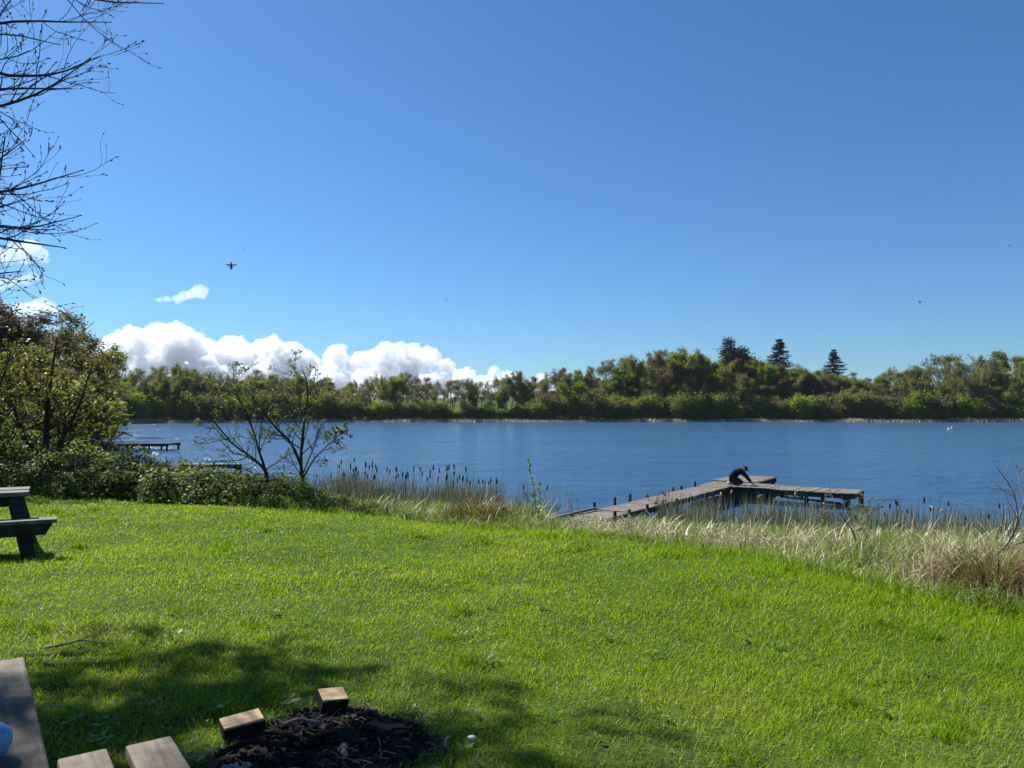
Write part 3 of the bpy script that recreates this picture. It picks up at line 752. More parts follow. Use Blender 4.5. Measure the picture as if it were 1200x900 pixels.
# ------------------------------------------------------------------ bare tree overhead at the left
def overhead_tree():
    rng = np.random.default_rng(101)
    b = np.array([-9.6, 7.4, 0.]); b[2] = float(H(b[0], b[1]))
    r = thing('bare_tree', 'leafless tree whose dark budding twigs hang into the sky at the upper left', 'tree', b)
    m = MB(); S = spline([(0, 0, -.4), (.1, 0, 2.5), (-.05, .1, 5), (.15, .1, 8), (.1, .2, 11)], 20); tubes(m, S, np.linspace(.24, .06, 20), 10, cap=True); m.build('trunk', M['bark'], r, True)
    limbs = MB(); tw = MB(); tips = []
    fr = [  # (trunk height, way points in px, depth)
        (6.6, [(-190, -60), (-20, 70), (75, 88), (138, 66)], 7.2), (6.2, [(-190, 20), (-20, 118), (60, 112), (126, 70)], 6.8),
        (7.2, [(-200, -180), (-40, 10), (60, 24), (150, 26)], 7.6), (8.2, [(-160, -260), (20, -60), (120, -4), (212, 4)], 7.4),
        (5.8, [(-200, 90), (-40, 108), (30, 104), (104, 104)], 7.0), (6.4, [(-190, 60), (-60, 60), (20, 40), (90, 52)], 8.2),
        (4.8, [(-190, 230), (-30, 228), (40, 222), (117, 200)], 7.0), (4.6, [(-190, 260), (-40, 270), (40, 282), (96, 290)], 6.7),
        (4.7, [(-190, 250), (-40, 250), (40, 268), (112, 254)], 7.5), (4.4, [(-190, 300), (-50, 320), (0, 322), (46, 318)], 7.2),
        (5.2, [(-190, 190), (-60, 220), (0, 200), (50, 165)], 7.3), (4.6, [(-190, 240), (-60, 262), (10, 240), (28, 160)], 6.6),
        (4.2, [(-180, 320), (-60, 340), (-10, 348), (20, 346)], 7.0), (5.4, [(-190, 170), (-60, 190), (-5, 186), (22, 158)], 7.8)]
    cur = []
    for h, w, d in fr:
        w = [(a - 22, b_) for a, b_ in w]
        t = np.array([.1, .1, h]); pts = [t] + [P3(px, py, d + .15 * rng.normal()) - b for px, py in w]
        cur.append(spline(pts, 14))
    cur = np.array(cur); rad = np.repeat(np.linspace(.030, .0042, 14)[None], len(cur), 0)
    tubes(limbs, cur, rad, 6)
    c1, r1 = children(rng, cur, rad, c=8, t0=.42, t1=.9, ratio=.12, ang=38, npts=7, trop=.45, jit=.13, rs=.5, rmin=.0032, tl=.3); tubes(tw, c1, r1, 4)
    c2, r2 = children(rng, c1, r1, c=4, t0=.2, ratio=.5, ang=42, npts=5, trop=.35, jit=.14, rs=.7, rmin=.0024); tubes(tw, c2, r2, 3)
    tips += [cur, c1, c2]
    # the rest of the crown, out of view: it throws the dappled shade on the lawn
    oc = []
    for k in range(130):
        h = rng.uniform(5.0, 11.5); a = rng.uniform(-2.2, 1.2); L = rng.uniform(2.5, 6.4)
        e = np.array([math.cos(a) * L, math.sin(a) * L, h + rng.uniform(.2, 1.6)]); t = np.array([.1, .1, h - 1])
        w = (t + e) / 2 + [0, 0, .5]
        q = spline([t, w, e], 14)
        if e[0] + .77 * e[2] > 9.6 or e[0] > 5.2: continue
        # keep these clear of the picture itself
        wp = q + b; px = 600 + 900 * wp[:, 0] / np.maximum(wp[:, 1], .5); py = 481 - 900 * (wp[:, 2] - CAM_Z) / np.maximum(wp[:, 1], .5)
        if ((px > -60) & (py > -60)).any(): continue
        oc.append(q)
    def sunlit(Pa):      # leaves gaps in the crown through which the sun reaches the two timber blocks
        wp = Pa + b; sx = .788 / math.tan(R(44)); sy = -.616 / math.tan(R(44)); hh = wp[..., 2] - 2.2
        gx_, gy_ = wp[..., 0] + hh * sx, wp[..., 1] + hh * sy
        bad = np.zeros(gx_.shape, bool)
        for (cx, cy, rr) in ((-1.40, 4.10, .24), (-1.0, 4.47, .24), (-1.52, 2.25, .2), (-1.05, 2.45, .16), (-1.75, 2.75, .14)): bad |= np.hypot(gx_ - cx, gy_ - cy) < rr
        return ~bad.any(-1) if bad.ndim > 1 else ~bad
    for k in range(34):  # extra unseen limbs, each aimed to shade a chosen spot of lawn
        g_ = np.array([rng.uniform(-3.0, -.7), rng.uniform(3.8, 4.9)]); h = rng.uniform(7.5, 11.5)
        e = np.array([g_[0] - .816 * h - b[0], g_[1] + .638 * h - b[1], h]); t = np.array([.1, .1, min(h - 1.2, 10.5)])
        d_ = e - t; l_ = np.linalg.norm(d_)
        if l_ < 1.2 or l_ > 7: continue
        q = spline([t, (t + e) / 2 + [0, 0, .4], e + d_ / l_ * .5], 14)
        wp = q + b; px = 600 + 900 * wp[:, 0] / np.maximum(wp[:, 1], .5); py = 481 - 900 * (wp[:, 2] - CAM_Z) / np.maximum(wp[:, 1], .5)
        if ((px > -60) & (py > -60)).any(): continue
        oc.append(q)
    oc = np.array(oc); oc = oc[sunlit(oc)]; orad = np.repeat(np.linspace(.06, .012, 14)[None], len(oc), 0); tubes(limbs, oc, orad, 6)
    o1, q1 = children(rng, oc, orad, c=9, t0=.3, ratio=.28, ang=42, npts=6, trop=.3, jit=.14, rs=.55, rmin=.006); 
    o2, q2 = children(rng, o1, q1, c=5, t0=.2, ratio=.5, ang=42, npts=4, trop=.2, jit=.15, rs=.7, rmin=.004)
    def clear(Pa, Ra):
        wp = Pa + b; px = 600 + 900 * wp[..., 0] / np.maximum(wp[..., 1], .5); py = 481 - 900 * (wp[..., 2] - CAM_Z) / np.maximum(wp[..., 1], .5)
        k = ~((px > -10) & (py > -10) & (py < 900)).any(1) & sunlit(Pa); return Pa[k], Ra[k]
    o1, q1 = clear(o1, q1); o2, q2 = clear(o2, q2); tubes(tw, o1, q1, 4); tubes(tw, o2, q2, 3)
    limbs.build('limb', M['twig'], r, True)
    # buds
    C, T = pick(rng, c2, 700, .3); C2, T2 = pick(rng, c1, 250, .4)
    C = np.concatenate([C, C2, c2[:, -1], c1[:, -1], cur[:, -1]]); T = np.concatenate([T, T2, nrm(c2[:, -1] - c2[:, -2]), nrm(c1[:, -1] - c1[:, -2]), nrm(cur[:, -1] - cur[:, -2])])
    n = len(C); D = nrm(T + .5 * randdir(rng, n)); s = rng.uniform(.016, .034, n)
    tubes(tw, C[:, None] + D[:, None] * s[:, None, None] * np.array([0, .4, 1.])[None, :, None], s[:, None] * np.array([.12, .24, .05])[None], 4)
    # leaves added on the unseen twigs to thicken the lawn shade
    C, T = pick(rng, o2, 30000, .1); kk = sunlit(C); C = C[kk]; n = len(C); s = rng.uniform(.05, .11, n); leaves(tw, C, randdir(rng, n), randdir(rng, n, 1), s, s * .7, mi=1, tint=rng.uniform(0, 1, n))
    tw.build('twig_mass', [M['twig'], M['spring']], r)
overhead_tree()

# ================================================================== FAR WOOD
def far_broadleaf(seed, Ht, spread, key, nleaf, lsize, first=.25, trunk_r=.3, c=(11, 6, 4), low=False, ratio=.5, twr=.035):
    rng = np.random.default_rng(seed)
    r = thing('broadleaf_tree', 'x', 'tree')
    m = MB(); S = spline([(0, 0, -.6), (rng.normal(0, .3), rng.normal(0, .3), Ht * .35), (rng.normal(0, .5), rng.normal(0, .5), Ht * .65), (rng.normal(0, .6), rng.normal(0, .6), Ht * .92)], 12)[None]
    rad = np.linspace(trunk_r, trunk_r * .15, 12)[None]; tubes(m, S, rad, 6)
    a, ra = children(rng, S, rad, c=c[0], t0=first, ratio=ratio * spread, ang=48, npts=6, trop=.55, jit=.13, rs=.5, rmin=.05, tl=.55); tubes(m, a, ra, 4)
    m.build('trunk', M['farbark'], r)
    cr = MB()
    b, rb = children(rng, a, ra, c=c[1], t0=.25, ratio=.5, ang=45, npts=4, trop=.35, jit=.18, rs=.6, rmin=twr); tubes(cr, b, rb, 3)
    d, rd = children(rng, b, rb, c=c[2], t0=.25, ratio=.55, ang=42, npts=3, trop=.25, jit=.18, rs=.6, rmin=twr * .7); tubes(cr, d, rd, 3)
    C, T = pick(rng, np.concatenate([d, np.concatenate([b[:, :2], b[:, 3:]], 1)]), nleaf, .15)
    C = C + rng.normal(0, lsize * 1.2, C.shape)
    s = rng.uniform(.6, 1.4, nleaf) * lsize
    cl = np.array([noise.noise(Vector(v) * .45 + Vector((seed, 0, 0))) for v in C])
    leaves(cr, C, randdir(rng, nleaf), randdir(rng, nleaf, .7), s, s * .7, mi=1, tint=np.clip(.5 + .35 * cl + rng.normal(0, .2, nleaf), 0, 1))
    cr.build('crown', [M['farbark'], FAR[key]], r)
    r['H'] = Ht; del r['H']
    return r

def far_bush(seed, Ht, wid, key, nleaf, lsize):
    """low spreading willow: many stems from the ground, rounded head"""
    rng = np.random.default_rng(seed)
    r = thing('willow_bush', 'x', 'bush')
    k = 11; st = []
    for i in range(k):
        a = rng.uniform(0, 6.28); o = np.array([math.cos(a), math.sin(a), 0]) * rng.uniform(.1, .5) * wid * .4
        e = o * rng.uniform(1.6, 2.6) + [0, 0, Ht * rng.uniform(.6, .95)]
        st.append(spline([o * .5 + [0, 0, -.3], o + [0, 0, Ht * .35], e], 7))
    st = np.array(st); ra = np.repeat(np.linspace(.11, .04, 7)[None], k, 0)
    m = MB(); tubes(m, st, ra, 4); m.build('stem', M['farbark'], r)
    cr = MB(); b, rb = children(rng, st, ra, c=9, t0=.2, ratio=.42, ang=42, npts=4, trop=.4, jit=.18, rs=.6, rmin=.03); tubes(cr, b, rb, 3)
    d, rd = children(rng, b, rb, c=4, t0=.2, ratio=.5, ang=40, npts=3, trop=.2, jit=.18, rs=.6, rmin=.022); tubes(cr, d, rd, 3)
    C, T = pick(rng, d, nleaf, .05); C = C + rng.normal(0, lsize * 1.3, C.shape); C[:, 2] = np.abs(C[:, 2]); s = rng.uniform(.6, 1.4, nleaf) * lsize
    cl = np.array([noise.noise(Vector(v) * .5 + Vector((seed, 0, 0))) for v in C])
    leaves(cr, C, randdir(rng, nleaf), randdir(rng, nleaf, .7), s, s * .7, mi=1, tint=np.clip(.5 + .35 * cl + rng.normal(0, .2, nleaf), 0, 1))
    cr.build('crown', [M['farbark'], FAR[key]], r)
    return r

def far_conifer(seed, Ht, base_r, layers, irregular=0.):
    rng = np.random.default_rng(seed)
    r = thing('conifer_tree', 'x', 'conifer')
    S = spline([(0, 0, -.6), (0, .1, Ht * .5), (.1, 0, Ht)], 10); m = MB(); tubes(m, S, np.linspace(.42, .04, 10), 6); m.build('trunk', M['farbark'], r)
    cr = MB(); P = []
    for i in range(layers):
        f = (i + rng.uniform(-.3, .3)) / layers; h = Ht * (.16 + .84 * f)
        L = base_r * (1 - f) ** (.9 if irregular < .15 else .6) * (1 + irregular * rng.normal()) + .25
        k = int(6 + 4 * (1 - f)) if irregular < .15 else int(rng.integers(4, 7))
        for j in range(k):
            a = rng.uniform(0, 6.28); l = max(.3, L * rng.uniform(.65, 1.15)); o = np.array([math.cos(a), math.sin(a), 0])
            up = -.2 + rng.normal(0, .06) if irregular < .15 else rng.uniform(-.3, .45)
            P.append(spline([[0, 0, h], o * l * .55 + [0, 0, h + up * l * .8], o * l + [0, 0, h + up * l * .55]], 6))
    P = np.array(P); tubes(cr, P, np.repeat(np.linspace(.07, .02, 6)[None], len(P), 0), 3)
    n = 20000; C, T = pick(rng, P, n, .1); lat = nrm(np.cross(T, [0, 0, 1.])); sgn = rng.choice([-1, 1], n)[:, None]
    C = C + rng.normal(0, .16, C.shape); D = nrm(T * .8 + lat * sgn * .8 + [0, 0, -.45] + .3 * randdir(rng, n)); s = rng.uniform(.35, .85, n)
    leaves(cr, C, D, nrm(np.array([0, 0, 1.]) + .6 * randdir(rng, n)), s, s * .38, mi=1, tint=np.clip(rng.normal(.45, .22, n), 0, 1))
    cr.build('crown', [M['farbark'], FAR['conifer']], r)
    return r

PROF = [(60, 452), (120, 452), (150, 437), (180, 428), (215, 430), (240, 440), (262, 443), (300, 438), (340, 443), (370, 447), (400, 449), (420, 444), (455, 441), (490, 443), (515, 449), (545, 445), (570, 446), (600, 442), (640, 437), (660, 432), (690, 432), (710, 425), (740, 418), (770, 412), (795, 410), (820, 416), (840, 425), (880, 428), (915, 430), (950, 430), (985, 439), (1010, 445), (1030, 440), (1050, 430), (1067, 436), (1090, 421), (1115, 418), (1140, 420), (1165, 416), (1185, 415), (1200, 418), (1300, 425)]
def prof(px): return float(np.interp(px, [p[0] for p in PROF], [p[1] for p in PROF]))

def far_wood():
    rng = np.random.default_rng(55)
    T = {  # key: (prototype list, native height)
        'olive': ([far_broadleaf(201 + i, 15, .95, 'olive', 9500, .36, first=.14) for i in range(3)], 15),
        'brown': ([far_broadleaf(211 + i, 15, 1.0, 'brown', 7500, .33, first=.16, c=(13, 7, 5)) for i in range(3)], 15),
        'bright': ([far_broadleaf(221 + i, 14, .95, 'bright', 9500, .37) for i in range(2)], 14),
        'green': ([far_broadleaf(231, 12, .95, 'green', 9000, .58, first=.12)], 12),
        'pale': ([far_broadleaf(241 + i, 16, .68, 'pale', 3600, .3, first=.4, trunk_r=.26, c=(10, 5, 4)) for i in range(3)], 16),
        'bare': ([far_broadleaf(251 + i, 15, .62, 'brown', 800, .3, first=.38, trunk_r=.27, c=(11, 6, 4), twr=.04) for i in range(3)], 15),
        'russet': ([far_broadleaf(261, 13, .95, 'russet', 6000, .33, first=.16, c=(12, 7, 5))], 13),
        'willow': ([far_bush(271 + i, 7, 8, 'olive', 6000, .5) for i in range(3)] , 7),
        'willowp': ([far_bush(281 + i, 7, 8, 'brown', 4800, .46) for i in range(2)], 7),
        'willowb': ([far_bush(286 + i, 7, 8, 'bright', 5500, .5) for i in range(2)], 7),
        'spruce': ([far_conifer(291, 25, 10.5, 34, .10), far_conifer(393, 25, 9.5, 29, .13)], 25),
        'pine': ([far_broadleaf(296, 20, .80, 'conifer', 11000, .55, first=.2, c=(22, 6, 4))], 25),
    }
    KIND = {'olive': 'olive green budding tree', 'brown': 'brownish budding tree', 'bright': 'bright green tree', 'green': 'deep green tree', 'pale': 'tall pale tree', 'bare': 'bare dark branched tree', 'russet': 'reddish brown tree',
            'willow': 'low olive bush', 'willowp': 'low brownish bush', 'willowb': 'low bright bush'}
    SEG = [(170, 'far shore beside the left thicket'), (260, 'far shore left of the two saplings'), (400, 'far shore seen through the two saplings'), (500, 'far shore above the dense bulrush belt'), (600, 'thin gap of the far wood'), (690, 'far shore above the leafy shoot'), (760, 'far shore above the jetty walkway'), (850, 'highest rise of the far wood'), (930, 'far shore below the two left conifers'), (1000, 'far shore below the right conifer'), (1080, 'far dip just right of the conifers'), (1140, 'tall far group near the right edge'), (1500, 'far wood at the right edge')]
    for k_ in T:      # measured height of each kind, so that crowns end where they should
        pr_ = T[k_][0]; T[k_] = (pr_, [float(np.percentile([v.co.z for c_ in p_.children for v in c_.data.vertices][::3], 99.7)) for p_ in pr_])
    used = {}
    def put(key, px, D, top_py, row, wide=1.0, label=None, base=None):
        X = (px - 600) / 900 * D; z = float(H(X, D)) if base is None else base
        ztop = P3(px, top_py, D)[2]; h = max(2.0, ztop - z)
        pr, nats = T[key]; i_ = rng.integers(len(pr)) if key != 'spruce' else int(px > 950); src = pr[i_]; nat = nats[i_]; s = h / nat
        sw = max(.55, s) ** .65 * wide * (1.25 if key in ('pale', 'bare') else 1.1) if row != 'bush' else s ** .6 * wide
        seg = next(t for lim, t in SEG if px < lim)
        where = {'back': ', back row, ', 'mid': ', middle row, ', 'bush': ' at the water, '}[row]
        lab = label or (KIND[key] + where + seg)
        grp = None if label else KIND[key] + where + seg
        a = rng.uniform(0, 6.28)
        if id(src) not in used:
            used[id(src)] = 1; src.location = (X, D, z); src.rotation_euler = (0, 0, a); src.scale = (sw, sw, s); src['label'] = lab
            if grp: src['group'] = grp
            return src
        o = dup(src, (X, D, z), a, (sw, sw, s), lab, grp)
        if not grp and 'group' in o: del o['group']
        return o
    def shore(px):   # depth of the far shore along this sight line
        a = (px - 600) / 900; Ds = np.linspace(120, 330, 421); s = sdist(a * Ds, Ds); i = np.where(s < 0)[0]
        return float(Ds[i[-1]]) if len(i) else 250.
    # single trees that can be told apart
    put('pine', 863, 294, 398, 'back', 1.15, 'ragged dark pine with gaps, leftmost of the three tall conifers')
    put('spruce', 914, 305, 398, 'back', .95, 'pointed dark spruce, the middle of the three tall conifers')
    put('spruce', 978, 305, 410, 'back', .95, 'pointed dark spruce, rightmost of the three tall conifers')
    put('green', 732, 284, 436, 'mid', 1.35, 'round deep green tree standing out in the brown wood above the jetty walkway')
    put('bright', 807, 288, 414, 'mid', 1.15, 'vivid green crown near the highest point of the far wood')
    put('bare', 541, 268, 446, 'back', 1.0, 'dark trunked bare tree standing alone in the gap of the far wood')
    put('bare', 556, 267, 447, 'back', .8, 'slim bare tree just right of the dark trunked lone one')
    put('green', 552, 266, 462, 'mid', .5, 'dark ivy covered trunk in the gap of the far wood')
    put('bright', 465, 270, 441, 'back', .8, 'fresh yellow green slender tree among bare ones left of the gap')
    put('green', 1178, 285, 440, 'mid', 1.0, 'dark evergreen shape within the brown crowns at the right edge')
    put('bare', 1082, 292, 420, 'back', .8, 'leafless pale tree rising left of the tall group near the right edge')
    # rows from back to front
    def mix(px):
        if px < 255: return ['brown', 'olive', 'brown', 'russet', 'olive', 'bare']
        if px < 400: return ['olive', 'brown', 'pale', 'olive', 'brown', 'bare', 'olive']
        if px < 505: return ['pale', 'bare', 'pale', 'bare', 'olive', 'brown']
        if px < 575: return ['bare', 'pale', 'bare']
        if px < 660: return ['brown', 'russet', 'olive', 'bare', 'pale']
        if px < 840: return ['olive', 'brown', 'bright', 'pale', 'brown', 'olive', 'bare']
        if px < 1035: return ['olive', 'brown', 'bright', 'russet', 'pale', 'olive']
        if px < 1150: return ['pale', 'bare', 'pale', 'bare', 'olive']
        return ['olive', 'pale', 'brown', 'bare']
    px = 72.
    while px < 1262:
        ks = mix(px); k = ks[rng.integers(len(ks))]; b = shore(px)
        put(k, px, b + rng.uniform(16, 34), prof(px) + max(-5, rng.normal(-1, 3.5)), 'back', 1.0)
        px += rng.uniform(8, 14) if not (370 < px < 580) else rng.uniform(6, 11)
    for px in list(np.linspace(150, 585, 30)) + list(np.linspace(1060, 1190, 9)):      # thin upright stems that stand clear of the rest
        q_ = px + rng.normal(0, 4); put('bare' if rng.uniform() < .6 else 'pale', q_, shore(q_) + rng.uniform(5, 9), prof(q_) + rng.normal(3, 4), 'back', .55)
    px = 80.
    while px < 1262:
        ks = mix(px) if 400 < px < 575 else ['olive', 'brown', 'olive', 'russet', 'olive', 'brown', 'pale', 'bright']; k = ks[rng.integers(len(ks))]; b = shore(px); t = prof(px)
        if True:
            put(k, px, b + rng.uniform(7, 17), t + (490 - t) * rng.uniform(.08, .5), 'mid', 1.05)
        px += rng.uniform(9, 15)
    px = 84.
    while px < 1262:
        b = shore(px); k = ['willow', 'willow', 'willow', 'willowp', 'willowp', 'willowp', 'willowb'][rng.integers(7)]
        big = 1.0 if (px < 420 or px > 640) else .72
        if True:
            put(k, px, b + rng.uniform(2.5, 6), 492 - big * rng.uniform(16, 34), 'bush', 1.15)
        px += rng.uniform(9, 15)
    # dark wood on the rise at the left
    for i, (px, D, top, k, w, lab) in enumerate([
        (-70, 78, 350, 'brown', 1.3, 'dark bare crowned tree highest on the left rise, cut by the edge'), (-20, 86, 354, 'russet', 1.3, 'dark reddish tree behind the yellow green one at the left edge'),
        (22, 82, 356, 'russet', 1.2, 'tall dark brown tree top on the left rise behind the forked tree'), (55, 90, 366, 'brown', 1.2, 'dark brown tree on the left rise, second from its right end'),
        (82, 96, 384, 'brown', 1.15, 'dark brown tree where the left rise begins to drop'), (103, 112, 405, 'olive', 1.1, 'dark olive tree on the falling end of the left rise'),
        (118, 140, 436, 'olive', 1.1, 'olive tree at the foot of the left rise by the water'), (0, 62, 402, 'olive', 1.1, 'olive tree low on the left rise in front of the dark crowns'),
        (48, 66, 410, 'olive', 1.0, 'olive tree low on the left rise behind the forked trunk'), (88, 74, 432, 'brown', 1.0, 'brownish tree low on the left rise near its right end'),
        (108, 92, 448, 'olive', 1.0, 'small olive tree at the water end of the left rise'), (128, 172, 456, 'brown', 1.0, 'brownish tree at the corner of the bay beyond the left rise'),
        (26, 58, 440, 'willow', 1.2, 'olive bush at the foot of the left rise left of centre'), (76, 60, 455, 'willow', 1.2, 'olive bush at the foot of the left rise behind the thicket'), (-40, 55, 430, 'willow', 1.2, 'olive bush at the foot of the left rise at the edge'), (104, 80, 470, 'willow', 1.1, 'olive bush overhanging the water at the left bay')]):
        put(k, px, D, top, 'back', w, lab)
    for pr_, _ in T.values():      # a kind that found no place is not kept
        for p_ in pr_:
            if id(p_) not in used:
                for c_ in list(p_.children): bpy.data.objects.remove(c_)
                bpy.data.objects.remove(p_)
far_wood()

# ================================================================== JETTY
U = np.array([.553, .833]); U = U / np.linalg.norm(U); Vv = np.array([U[1], -U[0]])
DZ = .66
def uv(u, v, z): return np.array([u * U[0] + v * Vv[0], u * U[1] + v * Vv[1], z])
JR = np.array([[U[0], Vv[0], 0], [U[1], Vv[1], 0], [0, 0, 1]])     # local (u, v, z) to world
M['deck'] = wood_mat('jetty_deck_wood', (.10, .088, .07), (.30, .265, .21), across='Y', scale=.8, stain=.5)
M['jpost'] = wood_mat('jetty_post_wood', (.022, .019, .015), (.075, .063, .05), across='Z', scale=.5)
def jetty():
    rng = np.random.default_rng(61)
    org = uv(32, -10.6, 0)
    r = thing('wooden_jetty', 'weathered grey wooden jetty running out from the bank with a cross platform', 'jetty', org)
    L = lambda u, v, z: np.array([u * U[0] + v * Vv[0] - org[0], u * U[1] + v * Vv[1] - org[1], z])
    def planks(mb, u0, u1, v0, v1, z, along, w=.15, gap=.012, th=.04, jz=.006):
        # planks run along 'u' or 'v' and are laid side by side along the other axis
        a0, a1 = (v0, v1) if along == 'u' else (u0, u1)
        a = a0
        while a < a1 - .03:
            ww = min(w, a1 - a); c = a + ww / 2; e0, e1 = rng.normal(0, .025), rng.normal(0, .025)
            if along == 'u': cu, cv, su, sv = (u0 + u1) / 2, c, u1 - u0 + e0, ww - gap
            else: cu, cv, su, sv = c, (v0 + v1) / 2, ww - gap, v1 - v0 + e0
            rot = JR @ eul(rng.normal(0, .006), rng.normal(0, .004), rng.normal(0, .003))
            V = L(cu, cv, z - th / 2 + rng.normal(0, jz)); box(mb, V, (su, sv, th), rot); a += ww
    m = MB(); planks(m, 19.4, 31.68, -11.35, -10.15, DZ, 'v', w=.17); bevel(m.build('walkway_deck', M['deck'], r), .006, 1)
    m = MB(); planks(m, 31.7, 33.55, -11.45, -8.6, DZ + .01, 'u', w=.19); planks(m, 31.75, 33.5, -8.6, -5.3, DZ - .02, 'u', w=.19); bevel(m.build('cross_deck', M['deck'], r), .006, 1)
    m = MB(); planks(m, 33.6, 36.95, -11.6, -9.6, DZ + .05, 'u', w=.19); bevel(m.build('rear_deck', M['deck'], r), .006, 1)
    def beam(u0, v0, u1, v1, z, h=.16, w=.07, name='beam'):
        a, b = L(u0, v0, z), L(u1, v1, z); d = b - a; l = np.linalg.norm(d); ang = math.atan2(d[1], d[0])
        m = MB(); box(m, (a + b) / 2, (l, w, h), rz(ang)); return m.build(name, M['jpost'], r)
    zb = DZ - .04 - .09
    for v in (-11.25, -10.25): beam(19.6, v, 31.7, v, zb)
    for u in (31.82, 33.4): beam(u, -11.4, u, -5.4, zb - .025, .17)
    for v in (-11.4, -9.75): beam(33.62, v, 36.85, v, zb + .03, .2)
    beam(36.88, -11.5, 36.88, -9.65, zb + .03, .2)
    beam(31.9, -5.45, 33.4, -5.45, zb - .03, .14)
    # boarded sides where the platform meets the walkway
    for u, v0, v1 in ((31.74, -10.1, -8.75),):
        beam(u, v0, u, v1, DZ - .42, .40, .05, 'skirt_board')
    for k in range(3): beam(27.2 + k * 1.55, -10.17, 28.7 + k * 1.55, -10.17, DZ - .40 - .02 * k, .34, .05, 'skirt_board')
    beam(33.5, -11.4, 33.5, -8.8, DZ - .38, .36, .05, 'skirt_board')
    def post(u, v, top, w=.13, lean=0, bot=-.9):
        m = MB(); h = top - bot; box(m, L(u, v, (top + bot) / 2), (w, w, h), JR @ eul(rng.normal(0, .03), lean + rng.normal(0, .02), rng.uniform(0, 1.5)), jit=.006, taper=.94)
        bevel(m.build('post', M['jpost'], r), .012, 1)
    for u, hgt in ((22.0, .32), (23.5, .34), (24.7, .36), (26.2, .12), (27.6, .1), (28.7, .22), (29.6, .2), (31.0, .3)): post(u, -11.45, DZ + hgt * .7, .09)
    for u, hgt in ((20.6, .3), (21.6, .22), (23.0, .24), (24.3, .26), (25.5, .16), (27.3, .02), (29.2, .0), (30.6, -.02)): post(u, -10.06, DZ + hgt * .62, .095)
    for u, v, w in ((31.9, -5.65, .17), (33.35, -5.45, .16), (33.3, -6.85, .13), (33.3, -7.5, .13), (31.95, -8.7, .16), (33.3, -8.9, .15), (31.95, -10.0, .16), (32.0, -11.3, .16), (33.4, -10.4, .15), (34.8, -9.75, .14), (36.7, -9.75, .16), (35.2, -11.45, .14), (36.7, -11.45, .16), (34.0, -9.8, .15)): post(u, v, DZ - .05, w)
    def strut(a, b, w=.09):
        A, B = L(*a), L(*b); d = B - A; l = np.linalg.norm(d); q = Vector(d).to_track_quat('X', 'Z').to_matrix()
        m = MB(); box(m, (A + B) / 2, (l, w, w), np.array(q)); m.build('brace', M['jpost'], r)
    strut((33.25, -6.6, DZ - .15), (33.2, -5.9, .22), .1); strut((32.6, -8.6, .3), (33.1, -6.0, .06), .1); strut((33.2, -8.4, DZ - .15), (33.2, -7.6, .25), .1)
    # loose rail along the near left edge of the walkway
    m = MB(); box(m, L(20.4, -11.3, DZ + .06), (2.6, .09, .07), JR @ eul(0, -.01, .02)); bevel(m.build('edge_rail', M['oldwood'], r), .01, 1)
jetty()

# two more landing stages further round the shore
def stage(px0, px1, py, z, depth_w, label, posts, mat, seed):
    rng = np.random.default_rng(seed); a, b = G(px0, py, z), G(px1, py, z); c = (a + b) / 2; l = b[0] - a[0]
    r = thing('landing_stage', label, 'landing stage', (c[0], c[1], 0))
    m = MB(); n = int(depth_w / .2)
    for k in range(n): box(m, (rng.normal(0, .03), -depth_w / 2 + (k + .5) * .2, z + rng.normal(0, .01)), (l + rng.normal(0, .06), .185, .05))
    m.build('deck', mat, r)
    for s in (-1, 1):
        m = MB(); box(m, (0, s * depth_w * .45, z - .13), (l * .97, .08, .2)); m.build('beam', M['jpost'], r)
        for t in np.linspace(-.46, .46, posts):
            m = MB(); box(m, (t * l, s * depth_w * .43, z / 2 - .45), (.15, .15, z + .85), jit=.01); m.build('post', M['jpost'], r)
stage(118, 206, 519.5, .62, 3.0, 'long dark landing stage lying across the water left of the small trees', 5, M['jpost'], 1)
stage(213, 282, 544, .6, .7, 'pale bleached landing stage just above the bramble hedge', 3, wood_mat('bleached_deck_wood', (.34, .31, .27), (.62, .58, .52), across='Y'), 2)

# ================================================================== PERSON kneeling on the jetty
M['skin'] = plain('skin', (.46, .27, .19), .55)
M['navy'] = noise_mat('navy_jacket', [(.3, (.005, .007, .018)), (.7, (.013, .017, .040))], scale=14, bump=.5, rough=.9, spec=.08)
M['trouser'] = noise_mat('dark_trousers', [(.3, (.010, .011, .016)), (.7, (.024, .026, .036))], scale=16, bump=.4, rough=.85)
M['capm'] = noise_mat('black_cap', [(.3, (.006, .006, .008)), (.7, (.016, .016, .02))], scale=20, bump=.3, rough=.8)
M['shoe'] = plain('pale_shoe', (.42, .46, .55), .5)

def skin_mesh(name, verts, edges, radii, root, mat, parent, sub=2):
    me = bpy.data.meshes.new(name); me.from_pydata([tuple(v) for v in verts], edges, [])
    o = bpy.data.objects.new(name, me); COL.objects.link(o)
    sk = o.modifiers.new('Skin', 'SKIN'); sk.use_smooth_shade = True
    lay = me.skin_vertices[0] if me.skin_vertices else None
    if lay is None:
        bpy.context.view_layer.objects.active = o
        me.attributes.new  # skin layer is made by the modifier
    for i, rr in enumerate(radii):
        s = me.skin_vertices[0].data[i]; s.radius = (rr, rr) if np.isscalar(rr) else rr; s.use_root = (i == root)
    su = o.modifiers.new('Sub', 'SUBSURF'); su.levels = sub; su.render_levels = sub
    dg = bpy.context.evaluated_depsgraph_get(); ev = o.evaluated_get(dg); nm = bpy.data.meshes.new_from_object(ev)
    o.modifiers.clear(); o.data = nm; nm.materials.clear(); nm.materials.append(mat)
    for p in nm.polygons: p.use_smooth = True
    o.parent = parent
    return o

